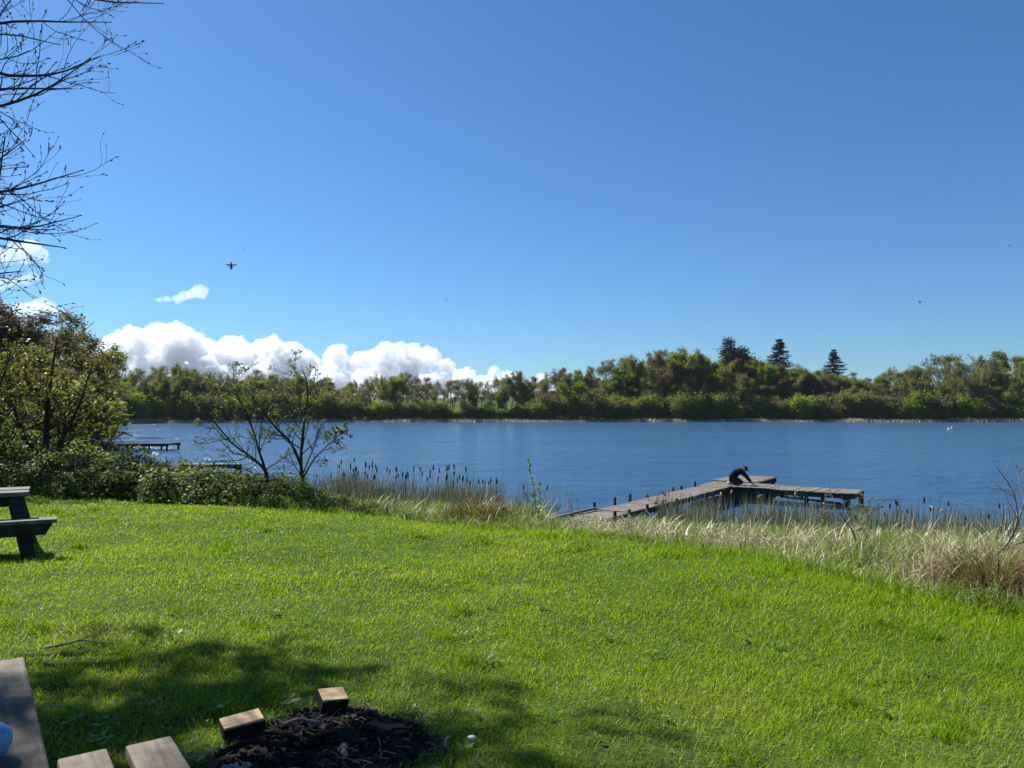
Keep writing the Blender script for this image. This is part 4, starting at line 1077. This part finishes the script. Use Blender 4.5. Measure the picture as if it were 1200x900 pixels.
def ellipsoid(mb, c, rad, rot=None, nu=16, nv=10, vmin=0.0):
    u = np.linspace(0, 2 * math.pi, nu, endpoint=False); v = np.linspace(vmin, math.pi, nv)
    V = np.stack([np.outer(np.sin(v), np.cos(u)), np.outer(np.sin(v), np.sin(u)), np.outer(np.cos(v), np.ones(nu))], -1) * np.array(rad)
    if rot is not None: V = V @ np.array(rot).T
    i = np.arange(nv - 1)[:, None] * nu; j = np.arange(nu)[None]; j2 = (j + 1) % nu
    mb.add((V + np.array(c)).reshape(-1, 3), Q=np.stack([i + j, i + nu + j, i + nu + j2, i + j2], -1).reshape(-1, 4))

def person():
    q = uv(32.35, -9.95, DZ + .02)
    heading = math.atan2(Vv[1], Vv[0]) + .12
    r = thing('person', 'person in navy jacket and black cap kneeling on the jetty with hands down', 'person', q, heading)
    # joints: x forward, y left, z up
    J = {'pel': (-.30, 0, .29), 'sp1': (-.25, 0, .41), 'sp2': (-.14, 0, .53), 'sp3': (-.01, 0, .62), 'nk': (.10, 0, .66), 'hd0': (.17, 0, .665), 'hd1': (.23, 0, .65),
         'shL': (.01, .18, .61), 'elL': (.22, .23, .37), 'wrL': (.43, .14, .14), 'haL': (.49, .12, .07),
         'shR': (.01, -.18, .61), 'elR': (.28, -.22, .38), 'wrR': (.49, -.13, .12), 'haR': (.55, -.11, .06),
         'hiL': (-.28, .10, .27), 'knL': (.10, .15, .085), 'anL': (-.33, .13, .075), 'toL': (-.47, .13, .05),
         'hiR': (-.28, -.10, .27), 'knR': (.12, -.15, .085), 'anR': (-.33, -.13, .075), 'toR': (-.47, -.13, .05)}
    Rr = {'pel': .125, 'sp1': .12, 'sp2': .125, 'sp3': .125, 'nk': .055, 'hd0': .085, 'hd1': .085, 'shL': .062, 'elL': .043, 'wrL': .029, 'haL': .026, 'shR': .062, 'elR': .043, 'wrR': .029, 'haR': .026, 'hiL': .085, 'knL': .058, 'anL': .04, 'toL': .035, 'hiR': .085, 'knR': .058, 'anR': .04, 'toR': .035}
    E = [('pel', 'sp1'), ('sp1', 'sp2'), ('sp2', 'sp3'), ('sp3', 'nk'), ('nk', 'hd0'), ('hd0', 'hd1')] + [(a + s, b + s) for s in 'LR' for a, b in (('sh', 'el'), ('el', 'wr'), ('wr', 'ha'), ('hi', 'kn'), ('kn', 'an'), ('an', 'to'))] + [('sp3', 'shL'), ('sp3', 'shR'), ('pel', 'hiL'), ('pel', 'hiR')]
    ks = list(J); V = [J[k] for k in ks]; rad = [Rr[k] for k in ks]; ed = [(ks.index(a), ks.index(b)) for a, b in E]
    # five fingers on each hand
    for s, sg in (('L', 1), ('R', -1)):
        h = np.array(J['ha' + s]); hi_ = ks.index('ha' + s)
        for f, (dy, l) in enumerate(((-.030, .055), (-.011, .066), (.009, .062), (.027, .050), (-.045, .035))):
            a = h + [.03 if f < 4 else .005, dy * sg, -.012]; b = a + [l * .6, dy * .2 * sg, -.012]; c = b + [l * .35, 0, -.016]
            n = len(V); V += [tuple(a), tuple(b), tuple(c)]; rad += [.0095, .0088, .0075]; ed += [(hi_, n), (n, n + 1), (n + 1, n + 2)]
    skin_mesh('body', V, ed, rad, 0, M['skin'], r)
    # jacket: torso and sleeves, a little larger
    kj = ['pel', 'sp1', 'sp2', 'sp3', 'nk'] + [a + s for s in 'LR' for a in ('sh', 'el', 'wr')]
    ej = [('pel', 'sp1'), ('sp1', 'sp2'), ('sp2', 'sp3'), ('sp3', 'nk'), ('sp3', 'shL'), ('sp3', 'shR')] + [(a + s, b + s) for s in 'LR' for a, b in (('sh', 'el'), ('el', 'wr'))]
    jr = {'pel': .165, 'sp1': (.175, .18), 'sp2': (.18, .19), 'sp3': (.165, .18), 'nk': .08, 'sh': .092, 'el': .07, 'wr': .05}
    skin_mesh('jacket', [J[k] for k in kj], [(kj.index(a), kj.index(b)) for a, b in ej], [jr.get(k, jr.get(k[:2])) for k in kj], 0, M['navy'], r)
    kt = ['pel'] + [a + s for s in 'LR' for a in ('hi', 'kn', 'an')]
    et = [('pel', 'hiL'), ('pel', 'hiR')] + [(a + s, b + s) for s in 'LR' for a, b in (('hi', 'kn'), ('kn', 'an'))]
    tr = {'pel': .155, 'hi': .125, 'kn': .085, 'an': .065}
    skin_mesh('trousers', [J[k] for k in kt], [(kt.index(a), kt.index(b)) for a, b in et], [tr.get(k, tr.get(k[:2])) for k in kt], 0, M['trouser'], r)
    for s in (1, -1):
        m = MB(); ellipsoid(m, (-.42, .13 * s, .065), (.13, .05, .055), eul(0, .35, 0)); o = m.build('shoe', M['shoe'], r, True)
    # head: face details, hair and cap; face looks down and forward
    hr = eul(0, .75, 0); hc = np.array([.205, 0, .675])
    m = MB(); ellipsoid(m, hc, (.098, .078, .115), hr, 20, 14); m.build('head', M['skin'], r, True)
    m = MB(); tubes(m, np.array([hc + hr @ np.array([.095, 0, .03]), hc + hr @ np.array([.118, 0, -.02]), hc + hr @ np.array([.095, 0, -.028])]), np.array([.010, .016, .010]), 6, cap=True); m.build('nose', M['skin'], r, True)
    for s in (1, -1):
        m = MB(); ellipsoid(m, hc + hr @ np.array([0, .079 * s, 0]), (.03, .012, .035), hr, 10, 7); m.build('ear', M['skin'], r, True)
        m = MB(); ellipsoid(m, hc + hr @ np.array([.087, .03 * s, .018]), (.012, .016, .008), hr, 8, 6); m.build('eye', M['capm'], r, True)
    m = MB(); box(m, hc + hr @ np.array([.086, 0, -.055]), (.012, .045, .009), hr); m.build('mouth', plain('lips', (.30, .12, .10)), r)
    m = MB(); ellipsoid(m, hc + hr @ np.array([-.022, 0, .012]), (.093, .084, .10), hr, 18, 10); m.build('hair', noise_mat('dark_hair', [(.3, (.010, .008, .006)), (.7, (.03, .022, .016))], 30), r, True)
    m = MB(); ellipsoid(m, hc + hr @ np.array([-.004, 0, .04]), (.108, .09, .088), hr, 20, 10); cp = m.build('cap', M['capm'], r, True)
    m = MB(); ellipsoid(m, hc + hr @ np.array([.115, 0, .042]), (.07, .072, .010), hr @ eul(0, .2, 0), 16, 7); m.build('cap_peak', M['capm'], cp, True)
person()

# ================================================================== PICNIC TABLES
def near_table():
    base = np.array([0., 0, 0]); d = np.array([-.579, .815]); d /= np.linalg.norm(d); p = np.array([d[1], -d[0]])   # d: away from camera, p: to the right
    zg = 2.15; rng = np.random.default_rng(5)
    e = G(28, 768, zg + .75)       # right far corner of the table top
    a0 = float(e[:2] @ d); b0 = float(e[:2] @ p)
    org = d * (a0 - .9) + p * (b0 - .36)
    r = thing('picnic_table', 'weathered wooden picnic table in the near left corner with a blue bottle on it', 'table', (org[0], org[1], zg), math.atan2(d[1], d[0]))
    # local x along d, local y to the left (-p)
    def pl(name, x0, x1, y0, y1, z, th, n, gap, mat):
        w = (y1 - y0 - gap * (n - 1)) / n; parts = MB()
        for k in range(n):
            c = y0 + w / 2 + k * (w + gap)
            box(parts, ((x0 + x1) / 2 + rng.normal(0, .006), c, z - th / 2 + rng.normal(0, .002)), (x1 - x0, w, th), eul(0, 0, rng.normal(0, .002)))
        return bevel(parts.build(name, mat, r), .007, 2)
    pl('tabletop', -.95, .9, -.36, .36, .75, .045, 4, .016, M['oldwoodx'])
    g = [G(200, 861, zg + .45), G(147, 874, zg + .45), G(125, 876, zg + .45), G(67, 889, zg + .45)]
    co = [((q[:2] - org) @ d, -(q[:2] - org) @ p) for q in g]
    xe = co[0][0]
    m1 = MB()
    for (k0, k1) in ((0, 1), (2, 3)):
        y0, y1 = co[k0][1], co[k1][1]; xx = (co[k0][0] + co[k1][0]) / 2
        box(m1, ((xx - .95) / 2, (y0 + y1) / 2, .45 - .0225), (xx + .95, abs(y1 - y0), .045))
    bevel(m1.build('bench_seat', M['oldwoodx'], r), .007, 2)
    yb = (co[0][1] + co[3][1]) / 2
    pl('bench_seat', -.95, xe, -yb - .15, -yb + .15, .45, .045, 2, .02, M['oldwoodx'])
    for x in (-.6, xe - .3):
        m = MB(); box(m, (x, 0, .405 - .05), (.045, 2 * abs(yb) + .25, .095)); bevel(m.build('crossbeam', M['shadedwood'], r))
        m = MB(); box(m, (x, 0, .705 - .045), (.045, .66, .085)); bevel(m.build('top_batten', M['shadedwood'], r))
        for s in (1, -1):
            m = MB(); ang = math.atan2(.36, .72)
            box(m, (x + .048, s * .40, .35), (.045, .095, .80), eul(ang * s, 0, 0)); bevel(m.build('leg', M['shadedwood'], r))
    return r
near_table()

# blue bottle lying on the near table
M['blue'] = noise_mat('light_blue_enamel', [(.3, (.10, .22, .48)), (.7, (.16, .31, .60))], scale=6, bump=.03, rough=.28, spec=.5)
def bottle():
    tip = G(6, 868, 2.15 + .75 + .045); rad = .045
    c = np.array([tip[0] - .045, tip[1], 2.15 + .75 + rad])
    r = thing('drink_bottle', 'light blue rounded bottle lying on the near picnic table at the left edge', 'bottle', c, math.pi * .97)
    prof_ = [(-.055, 0.001), (-.052, .022), (-.042, .036), (-.025, .0435), (0, .045), (.13, .045), (.15, .040), (.165, .024), (.185, .021)]
    S = np.array([(a, 0, 0) for a, _ in prof_]); m = MB(); tubes(m, S, np.array([b for _, b in prof_]), 28); m.build('bottle_body', M['blue'], r, True)
    m = MB(); tubes(m, np.array([(.183, 0, 0), (.187, 0, 0), (.215, 0, 0), (.22, 0, 0)]), np.array([.018, .026, .026, .02]), 20, cap=True); m.build('cap', M['capm'], r, True)
bottle()

def left_table():
    zg = float(H(-5.4, 8.9)); rng = np.random.default_rng(6); th = R(31)
    e = G(34, 576, zg + .74); org = np.array([e[0], e[1], zg]); RT = rz(th)
    loc = lambda q: (RT.T @ np.array([q[0] - org[0], q[1] - org[1], 0]))
    r = thing('picnic_table', 'dark timber picnic table standing on the lawn, cut by the left edge', 'table', org, th)
    m = MB()
    for k in range(5): box(m, (-.9, .07 + k * .15, .74 - .025), (1.8, .14, .05), eul(0, rng.normal(0, .003), 0))
    bevel(m.build('tabletop', M['tabletopwood'], r), .006)
    for y in (.09, .65):
        m = MB(); box(m, (-.93, y, .69 - .06), (1.74, .06, .118)); bevel(m.build('apron', M['shadedwood'], r))
    b = loc(G(67, 608, zg + .45)); xb = float(b[0]); yb = min(-.12, float(b[1])) ; yc = .37
    for s in (1, -1):
        yy = yb if s > 0 else 2 * yc - yb
        if s < 0: xb -= .75
        m = MB()
        for k in (0, 1): box(m, (xb - 1.16, yy + (k * .13 + .06) * s, .45 - .022), (2.32, .12, .044))
        bevel(m.build('bench_seat', M['tabletopwood'], r), .006)
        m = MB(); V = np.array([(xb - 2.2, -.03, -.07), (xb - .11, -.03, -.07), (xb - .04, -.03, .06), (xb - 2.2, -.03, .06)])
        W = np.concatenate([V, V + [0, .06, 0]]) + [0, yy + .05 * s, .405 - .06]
        m.add(W, Q=[(0, 1, 2, 3), (7, 6, 5, 4), (0, 4, 5, 1), (1, 5, 6, 2), (2, 6, 7, 3), (3, 7, 4, 0)]); bevel(m.build('bench_beam', M['shadedwood'], r))
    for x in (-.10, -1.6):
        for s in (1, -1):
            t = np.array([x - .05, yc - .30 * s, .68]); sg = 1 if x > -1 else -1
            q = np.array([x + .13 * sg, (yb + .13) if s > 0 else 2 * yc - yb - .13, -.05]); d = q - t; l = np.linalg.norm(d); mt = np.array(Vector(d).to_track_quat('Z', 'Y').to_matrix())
            m = MB(); box(m, (t + q) / 2, (.13, .07, l), mt); bevel(m.build('leg', M['shadedwood'], r))
        m = MB(); box(m, (x + .02, yc, .345), (.09, 2 * (yc - yb) - .3, .08)); bevel(m.build('crossbeam', M['shadedwood'], r))
left_table()

# ================================================================== FIRE PIT
def fire_pit():
    rng = np.random.default_rng(77)
    # charcoal and ash lying over the burnt earth
    mb = MB(); n = 1900
    a = rng.uniform(0, 6.28, n); rr = .52 * np.sqrt(rng.uniform(0, 1, n)); x, y = FIRE[0] + rr * np.cos(a), FIRE[1] + rr * np.sin(a)
    pile = np.exp(-((x - FIRE[0] + .05) ** 2 + (y - FIRE[1] - .02) ** 2) / .09)
    for i in range(n):
        s = .004 + .017 * rng.uniform() ** 3
        box(mb, (x[i], y[i], float(H(x[i], y[i])) + s * .4 + pile[i] * rng.uniform(0, .012)), (s * rng.uniform(.8, 2.2), s, s * rng.uniform(.5, 1)), eul(*rng.uniform(-1, 1, 3) * [.6, .6, 3]), jit=s * .14)
    tag(mb.build('charcoal', M['coal']), 'heap of charcoal and ash in the burnt fire patch', 'charcoal', kind='stuff')
    mb = MB()
    for i in range(170):      # bits of straw, bark and unburnt twig
        a_ = rng.uniform(0, 6.28); r_ = .72 * math.sqrt(rng.uniform()); x_, y_ = FIRE[0] + r_ * math.cos(a_), FIRE[1] + r_ * math.sin(a_); l_ = rng.uniform(.012, .06); yw = rng.uniform(0, 6.28); z_ = float(H(x_, y_)) + .012
        hv = np.array([math.cos(yw), math.sin(yw), rng.normal(0, .15)]) * l_; c_ = np.array([x_, y_, z_]); tubes(mb, np.array([c_ - hv, c_ + [0, 0, .004], c_ + hv]), np.full(3, rng.uniform(.0015, .004)), 4)
    tag(mb.build('twig_litter', M['stick']), 'pale bits of twig and straw littering the fire patch', 'litter', kind='stuff')
    def block(px, py, size, yaw, lab, tilt=(0, 0), top=M['litwood']):
        p = G(px, py, 2.2); z = float(H(p[0], p[1])); r = thing('timber_offcut', lab, 'wood block', (p[0], p[1], z + size[2] / 2 + .01), yaw)
        m = MB(); box(m, (0, 0, 0), size, eul(tilt[0], tilt[1], 0), jit=.003); o = m.build('block', M['charwood'], r); bevel(o, .005, 2)  # near black sides: faces turned from the sun, their shade put into colour
        # pale wood on top, lightened to stand for sunlight on it
        m = MB(); box(m, eul(tilt[0], tilt[1], 0) @ np.array([0, 0, size[2] / 2 + .004]), (size[0] * .96, size[1] * .95, .012), eul(tilt[0], tilt[1], 0), jit=.001); bevel(m.build('sunlit_top', top, o), .003, 2)
        return r
    block(284, 839, (.21, .13, .062), R(32), 'flat pale topped timber offcut at the left rim of the fire patch', (.10, -.06))
    block(389, 813, (.15, .13, .072), R(30), 'chunky pale topped timber block at the back rim of the fire patch', (.22, .10))
    def stick(px, py, length, rad, yaw, mat, lab, name='charred_stick', bend=.05, up=.02):
        p = G(px, py, 2.2); z = float(H(p[0], p[1])); h = np.array([math.cos(yaw), math.sin(yaw), 0]); s = np.array([-h[1], h[0], 0])
        pts = spline([-h * length / 2, -h * length * .1 + s * bend * length + [0, 0, up], h * length * .25 - s * bend * length * .5 + [0, 0, up * .6], h * length / 2], 12)
        m = MB(); tubes(m, pts, rad * (1 + .18 * rng.normal(size=12)).clip(.6, 1.4), 7, cap=True)
        tag(m.build(name, mat, None, True, loc=(p[0], p[1], z + rad + .02)), lab, 'stick')
    stick(330, 852, .22, .013, 2.7, M['charwood'], 'charred stick lying right of the left timber offcut')
    stick(355, 838, .20, .010, .1, M['greybark'], 'grey stick lying flat across the back of the fire patch')
    stick(300, 868, .34, .015, .3, M['charwood'], 'thick charred branch under the left timber offcut', up=.03)
    stick(395, 860, .30, .017, -.2, M['charwood'], 'thick charred branch in the middle of the fire patch', up=.04)
    stick(440, 835, .26, .014, -.6, M['charwood'], 'charred branch running to the right rim of the fire patch')
    stick(402, 873, .085, .012, -1.0, M['fluff'], 'pale bone coloured stick end in the middle of the fire patch', 'pale_stick', .12, .03)
    stick(525, 856, .12, .006, 1.4, M['stick'], 'thin straw stick standing at the right rim of the fire patch')
    stick(425, 858, .17, .008, .9, M['charwood'], 'thin burnt twig right of the pale stick end')
    stick(470, 850, .2, .007, .3, M['charwood'], 'thin burnt twig near the right rim of the fire patch')
    # scorched brick
    p = G(452, 842, 2.2); m = MB(); box(m, (0, 0, 0), (.20, .07, .035), eul(.06, .02, -.55), jit=.004)
    tag(bevel(m.build('brick', noise_mat('scorched_brick', [(.3, (.05, .03, .022)), (.7, (.13, .075, .055))], 14), None, loc=(p[0], p[1], float(H(p[0], p[1])) + .02)), .006), 'scorched flat brick at the back right of the fire patch', 'brick')
    # crumpled foil
    p = G(272, 893, 2.2); m = MB(); n = 14
    g = np.linspace(-.06, .06, n); GX, GY = np.meshgrid(g, g, indexing='ij'); GZ = rng.uniform(0, .03, GX.shape)
    ii = np.arange(n * n).reshape(n, n); m.add(np.stack([GX + rng.normal(0, .003, GX.shape), GY, GZ], -1).reshape(-1, 3), Q=np.stack([ii[:-1, :-1], ii[1:, :-1], ii[1:, 1:], ii[:-1, 1:]], -1).reshape(-1, 4))
    o = m.build('crumpled_foil', noise_mat('foil', [(.3, (.10, .10, .10)), (.7, (.35, .35, .36))], 20, rough=.35, metal=.9), None, loc=(p[0], p[1], float(H(p[0], p[1])) + .03)); so = o.modifiers.new('Solid', 'SOLIDIFY'); so.thickness = .001
    tag(o, 'crumpled sooty foil at the front left of the fire patch', 'foil')
    # white pebble
    p = G(553, 857, 2.18); m = MB(); ellipsoid(m, (0, 0, 0), (.022, .016, .011)); 
    tag(m.build('pebble', plain('white_stone', (.62, .62, .60)), None, True, loc=(p[0], p[1], float(H(p[0], p[1])) + .035)), 'white pebble in the grass right of the fire patch', 'pebble')
fire_pit()

# twig lying on the lawn
def fallen_twig():
    p = G(95, 752, 2.2); r = thing('fallen_twig', 'thin forked grey twig lying on the lawn beyond the near table', 'twig', (p[0], p[1], float(H(p[0], p[1])) + .055))
    m = MB(); tubes(m, spline([(-.22, -.05, .0), (-.08, .0, .015), (-.02, .06, .02), (.1, .03, .01), (.22, .05, 0)], 16), np.linspace(.008, .004, 16), 6, cap=True); m.build('stem', M['stick'], r, True)
    m = MB(); tubes(m, spline([(-.03, .05, .02), (-.005, .12, .03), (0, .16, .035)], 6), np.linspace(.005, .003, 6), 5); m.build('side_twig', M['stick'], r, True)
fallen_twig()

# broad-leaved weeds in the turf
def weeds():
    rng = np.random.default_rng(88); mb = MB()
    sp = [(250, 826), (262, 822), (115, 870), (120, 862), (85, 832), (195, 850), (180, 836), (170, 822), (155, 872), (330, 812), (340, 818), (500, 835), (520, 830), (545, 872), (300, 805), (235, 838), (560, 890), (480, 822), (610, 880), (700, 860), (640, 838), (90, 845), (50, 830), (215, 875), (228, 884)]
    sp = [tuple(G(a, b, 2.17)[:2]) for a, b in sp] + [tuple((rng.uniform(-.6, .6) * d, d)) for d in rng.uniform(3, 7, 34)]
    for cx, cy in sp:
        if fire_r(np.array(cx), np.array(cy)) < 1.0: continue
        k = rng.integers(5, 11); az = rng.uniform(0, 6.28, k); s = rng.uniform(.03, .07, k) * rng.uniform(.6, 1.2)
        D = np.stack([np.cos(az), np.sin(az), rng.uniform(.2, .8, k)], -1); C = np.stack([cx + rng.normal(0, .02, k), cy + rng.normal(0, .02, k), np.full(k, float(H(cx, cy)) + .03)], -1)
        leaves(mb, C, D, np.stack([-np.cos(az) * .4, -np.sin(az) * .4, np.ones(k)], -1), s, s * .62, tint=rng.uniform(.1, .8, k), fold=.06)
    tag(mb.build('turf_weeds', M['bank']), 'small broad leaved weeds scattered in the near turf', 'weeds', kind='stuff')
weeds()

# ================================================================== BIRD, INSECTS
def swan():
    p = G(1113, 503.5, 0.1); r = thing('swan', 'white swan swimming far out on the water at the right', 'swan', (p[0], p[1], 0), .2)
    w = plain('white_feathers', (.8, .8, .78)); m = MB(); ellipsoid(m, (0, 0, .14), (.46, .24, .22), eul(0, -.1, 0)); ellipsoid(m, (-.42, 0, .26), (.2, .12, .07), eul(0, .5, 0)); tubes(m, spline([(.32, 0, .2), (.5, 0, .45), (.44, 0, .68), (.56, 0, .78)], 12), np.linspace(.085, .05, 12), 8, cap=True); ellipsoid(m, (.6, 0, .775), (.1, .055, .055)); m.build('body', w, r, True)
    m = MB(); tubes(m, np.array([(.68, 0, .765), (.78, 0, .745)]), np.array([.03, .012]), 6, cap=True); m.build('beak', plain('orange_beak', (.55, .2, .04)), r)
    for s in (1, -1): m = MB(); ellipsoid(m, (-.08, .17 * s, .25), (.4, .1, .17), eul(0, -.12, 0)); m.build('wing', w, r, True)
swan()
def insect(px, py, D, s, label):
    p = P3(px, py, D); r = thing('flying_insect', label, 'insect', p, .0)
    r.scale = (s, s, s); r.rotation_euler = (R(12), 0, R(8))
    k = M['capm']; m = MB(); ellipsoid(m, (0, 0, .0), (.0032, .004, .0055)); ellipsoid(m, (0, 0, -.0075), (.0026, .003, .0055)); m.build('body', k, r, True)
    m = MB(); ellipsoid(m, (0, -.001, .0072), (.0028, .0028, .0026)); m.build('head', k, r, True)
    for sg in (1, -1):
        m = MB(); ellipsoid(m, (.0095 * sg, .001, .002), (.0085, .0009, .0016)); ellipsoid(m, (.006 * sg, .001, -.002), (.005, .0008, .0013)); m.build('wing', plain('insect_wing', (.10, .12, .16), .3), r, True)
        m = MB(); tubes(m, np.array([(.002 * sg, 0, -.002), (.004 * sg, -.002, -.008), (.0045 * sg, -.002, -.014)]), np.array([.0004, .0004, .0003]), 4); m.build('leg', k, r)
insect(271, 311, 2.0, .85, 'dark winged insect hovering in the sky left of the view, the largest speck')
insect(1078, 354, 4.5, .75, 'tiny dark insect in the sky above the right spruce')
insect(523, 351, 5.0, .55, 'minute dark insect in the middle of the lower sky')
insect(287, 292, 4.0, .35, 'minute insect just right above the largest flying one')
insect(1183, 288, 5.0, .5, 'minute dark insect in the sky at the right edge')

# ================================================================== CLOUDS
def cloud_mat(dens):
    m, nt = new_mat('cloud_vapour')
    v = N(nt, 'ShaderNodeVolumePrincipled'); v.inputs['Density'].default_value = dens; v.inputs['Anisotropy'].default_value = .35
    v.inputs['Color'].default_value = (.87, .89, .92, 1)
    o = N(nt, 'ShaderNodeOutputMaterial'); nt.links.new(v.outputs[0], o.inputs['Volume'])
    return m
def cloud(name, puffs, voxel, amp, mat, label, seed):
    """puffs: (centre, radius) in metres; merged into one closed billowing body"""
    bm = bmesh.new()
    for c, r, sq in puffs:
        mt = Matrix.Translation(Vector(c)) @ Matrix.Diagonal((1, 1, sq, 1)); bmesh.ops.create_icosphere(bm, subdivisions=3, radius=r, matrix=mt)
    me = bpy.data.meshes.new(name); bm.to_mesh(me); bm.free()
    o = bpy.data.objects.new(name, me); COL.objects.link(o)
    rm = o.modifiers.new('R', 'REMESH'); rm.mode = 'VOXEL'; rm.voxel_size = voxel
    dg = bpy.context.evaluated_depsgraph_get(); nm = bpy.data.meshes.new_from_object(o.evaluated_get(dg)); o.modifiers.clear(); o.data = nm
    n = len(nm.vertices); V = np.empty(n * 3, np.float32); nm.vertices.foreach_get('co', V); V = V.reshape(-1, 3)
    Nn = np.empty(n * 3, np.float32); nm.vertices.foreach_get('normal', Nn); Nn = Nn.reshape(-1, 3)
    d = np.empty(n)
    for i in range(n):
        p = Vector(V[i]) / amp
        a = noise.noise(p / 5.2 + Vector((seed, 0, 0))); b = noise.noise(p / 2.4); c = noise.noise(p / 1.15); e = noise.noise(p / .55)
        d[i] = 2.0 * a + 1.3 * (1 - 2.6 * abs(b)) + .8 * (1 - 2.6 * abs(c)) + .42 * (1 - 2.6 * abs(e))
    V2 = V + Nn * (d * amp * .8)[:, None]
    nm.vertices.foreach_set('co', V2.astype(np.float32).ravel()); nm.update()
    for p in nm.polygons: p.use_smooth = True
    nm.materials.clear(); nm.materials.append(mat)
    tag(o, label, 'cloud', None, 'structure')
    return o
def clouds():
    rng = np.random.default_rng(9); Dc = 5200.; k = Dc / FPX
    top = [(40, 386), (120, 396), (135, 392), (160, 383), (190, 378), (215, 379), (235, 392), (260, 396), (285, 395), (310, 392), (330, 396), (350, 404), (370, 407), (388, 397), (405, 404), (425, 408), (450, 402), (480, 403), (500, 408), (520, 418), (545, 426), (575, 433), (615, 439), (650, 446)]
    T = lambda x: np.interp(x, [a for a, _ in top], [b for _, b in top])
    pf = []
    for i in range(460):
        px = rng.uniform(30, 640); t = T(px); r = min(4 + 12 * rng.uniform(0, 1) ** 1.8, max(4, (470 - t) * .3)); py = t + r * 1.15 + (rng.uniform(0, 1) ** 1.25) * max(0, 484 - t - r)
        pf.append((P3(px, py, Dc + rng.normal(0, 170) + (py - t) * -3), r * k, .85))
    cloud('cloud_bank', pf, 10, 27, cloud_mat(.02), 'long bank of white cumulus cloud low over the far wood', 3)
    def small(puffs, lab, dens, seed, D=5000.):
        kk = D / FPX
        cloud('small_cloud', [(P3(px, py, D + rng.normal(0, 25)), r * kk, sq) for px, py, r, sq in puffs], 7, 9, cloud_mat(dens), lab, seed)
    small([(232, 339, 6, .8), (226, 344, 6.5, .7), (217, 347, 6, .7), (209, 350, 5, .6), (237, 345, 5, .8), (240, 340, 4, .8), (198, 351, 4, .4), (186, 351, 4, .5)], 'small ragged white cloud alone above the cloud bank', .009, 5)
    small([(20, 292, 10, .8), (34, 290, 11, .8), (46, 296, 9, .7), (8, 300, 10, .8), (28, 304, 9, .6), (-10, 300, 14, .8), (50, 304, 6, .5)], 'small white cloud behind the bare twigs at the left edge', .006, 6)
    small([(30, 328, 8, .6), (40, 324, 6, .7), (12, 330, 9, .6), (-8, 334, 12, .7)], 'thin low cloud fragment under the twigs at the left edge', .004, 7)
    small([(48, 358, 9, .8), (58, 360, 7, .8), (36, 362, 10, .7), (70, 366, 6, .6), (22, 364, 9, .8)], 'little white cloud peeping over the dark trees at the left', .008, 8)
clouds()

# ================================================================== AIR
def haze():
    m, nt = new_mat('haze_air'); v = N(nt, 'ShaderNodeVolumePrincipled'); v.inputs['Density'].default_value = .00004; v.inputs['Color'].default_value = (.82, .90, 1, 1); v.inputs['Anisotropy'].default_value = .2
    o = N(nt, 'ShaderNodeOutputMaterial'); nt.links.new(v.outputs[0], o.inputs['Volume'])
    mb = MB(); box(mb, (0, 1700, 79), (8000, 5000, 162)); tag(mb.build('haze', m), kind='stuff')
haze()

# ================================================================== LIGHT, SKY, CAMERA
SUN_AZ, SUN_EL = R(-52), R(44)
S = Vector((math.sin(SUN_AZ) * math.cos(SUN_EL), math.cos(SUN_AZ) * math.cos(SUN_EL), math.sin(SUN_EL)))
l = bpy.data.lights.new('sun', 'SUN'); l.energy = 5.0; l.angle = R(.5); l.color = (1, .965, .90)
lo = bpy.data.objects.new('sun', l); COL.objects.link(lo); lo.rotation_euler = S.to_track_quat('Z', 'Y').to_euler()
w = bpy.data.worlds.new('World'); sc.world = w; w.use_nodes = True
nt = w.node_tree; bg = nt.nodes['Background']
sky = nt.nodes.new('ShaderNodeTexSky'); sky.sky_type = 'NISHITA'; sky.sun_disc = False
sky.sun_elevation = SUN_EL; sky.sun_rotation = SUN_AZ
sky.air_density = 1.0; sky.dust_density = .3; sky.ozone_density = 3.0; sky.altitude = 0
grade = nt.nodes.new('ShaderNodeMix'); grade.data_type = 'RGBA'; grade.blend_type = 'MULTIPLY'; grade.inputs[0].default_value = 1
nt.links.new(sky.outputs[0], grade.inputs[6]); grade.inputs[7].default_value = (.51, .87, 1.21, 1)      # the deep clear blue of that day
nt.links.new(grade.outputs[2], bg.inputs[0]); bg.inputs[1].default_value = .05

cam = bpy.data.cameras.new('camera'); cam.lens = 27; cam.sensor_width = 36; cam.clip_start = .05; cam.clip_end = 30000
co = bpy.data.objects.new('camera', cam); COL.objects.link(co); co.location = (0, 0, CAM_Z); co.rotation_euler = (math.pi / 2 + PITCH, 0, 0)
sc.camera = co
sc.view_settings.view_transform = 'Standard'; sc.view_settings.look = 'None'; sc.view_settings.exposure = 1.0; sc.view_settings.gamma = 1
sc.cycles.max_bounces = 8; sc.cycles.diffuse_bounces = 3; sc.cycles.transmission_bounces = 4; sc.cycles.volume_bounces = 12
sc.cycles.caustics_reflective = False; sc.cycles.caustics_refractive = False
sc.cycles.sample_clamp_indirect = 6
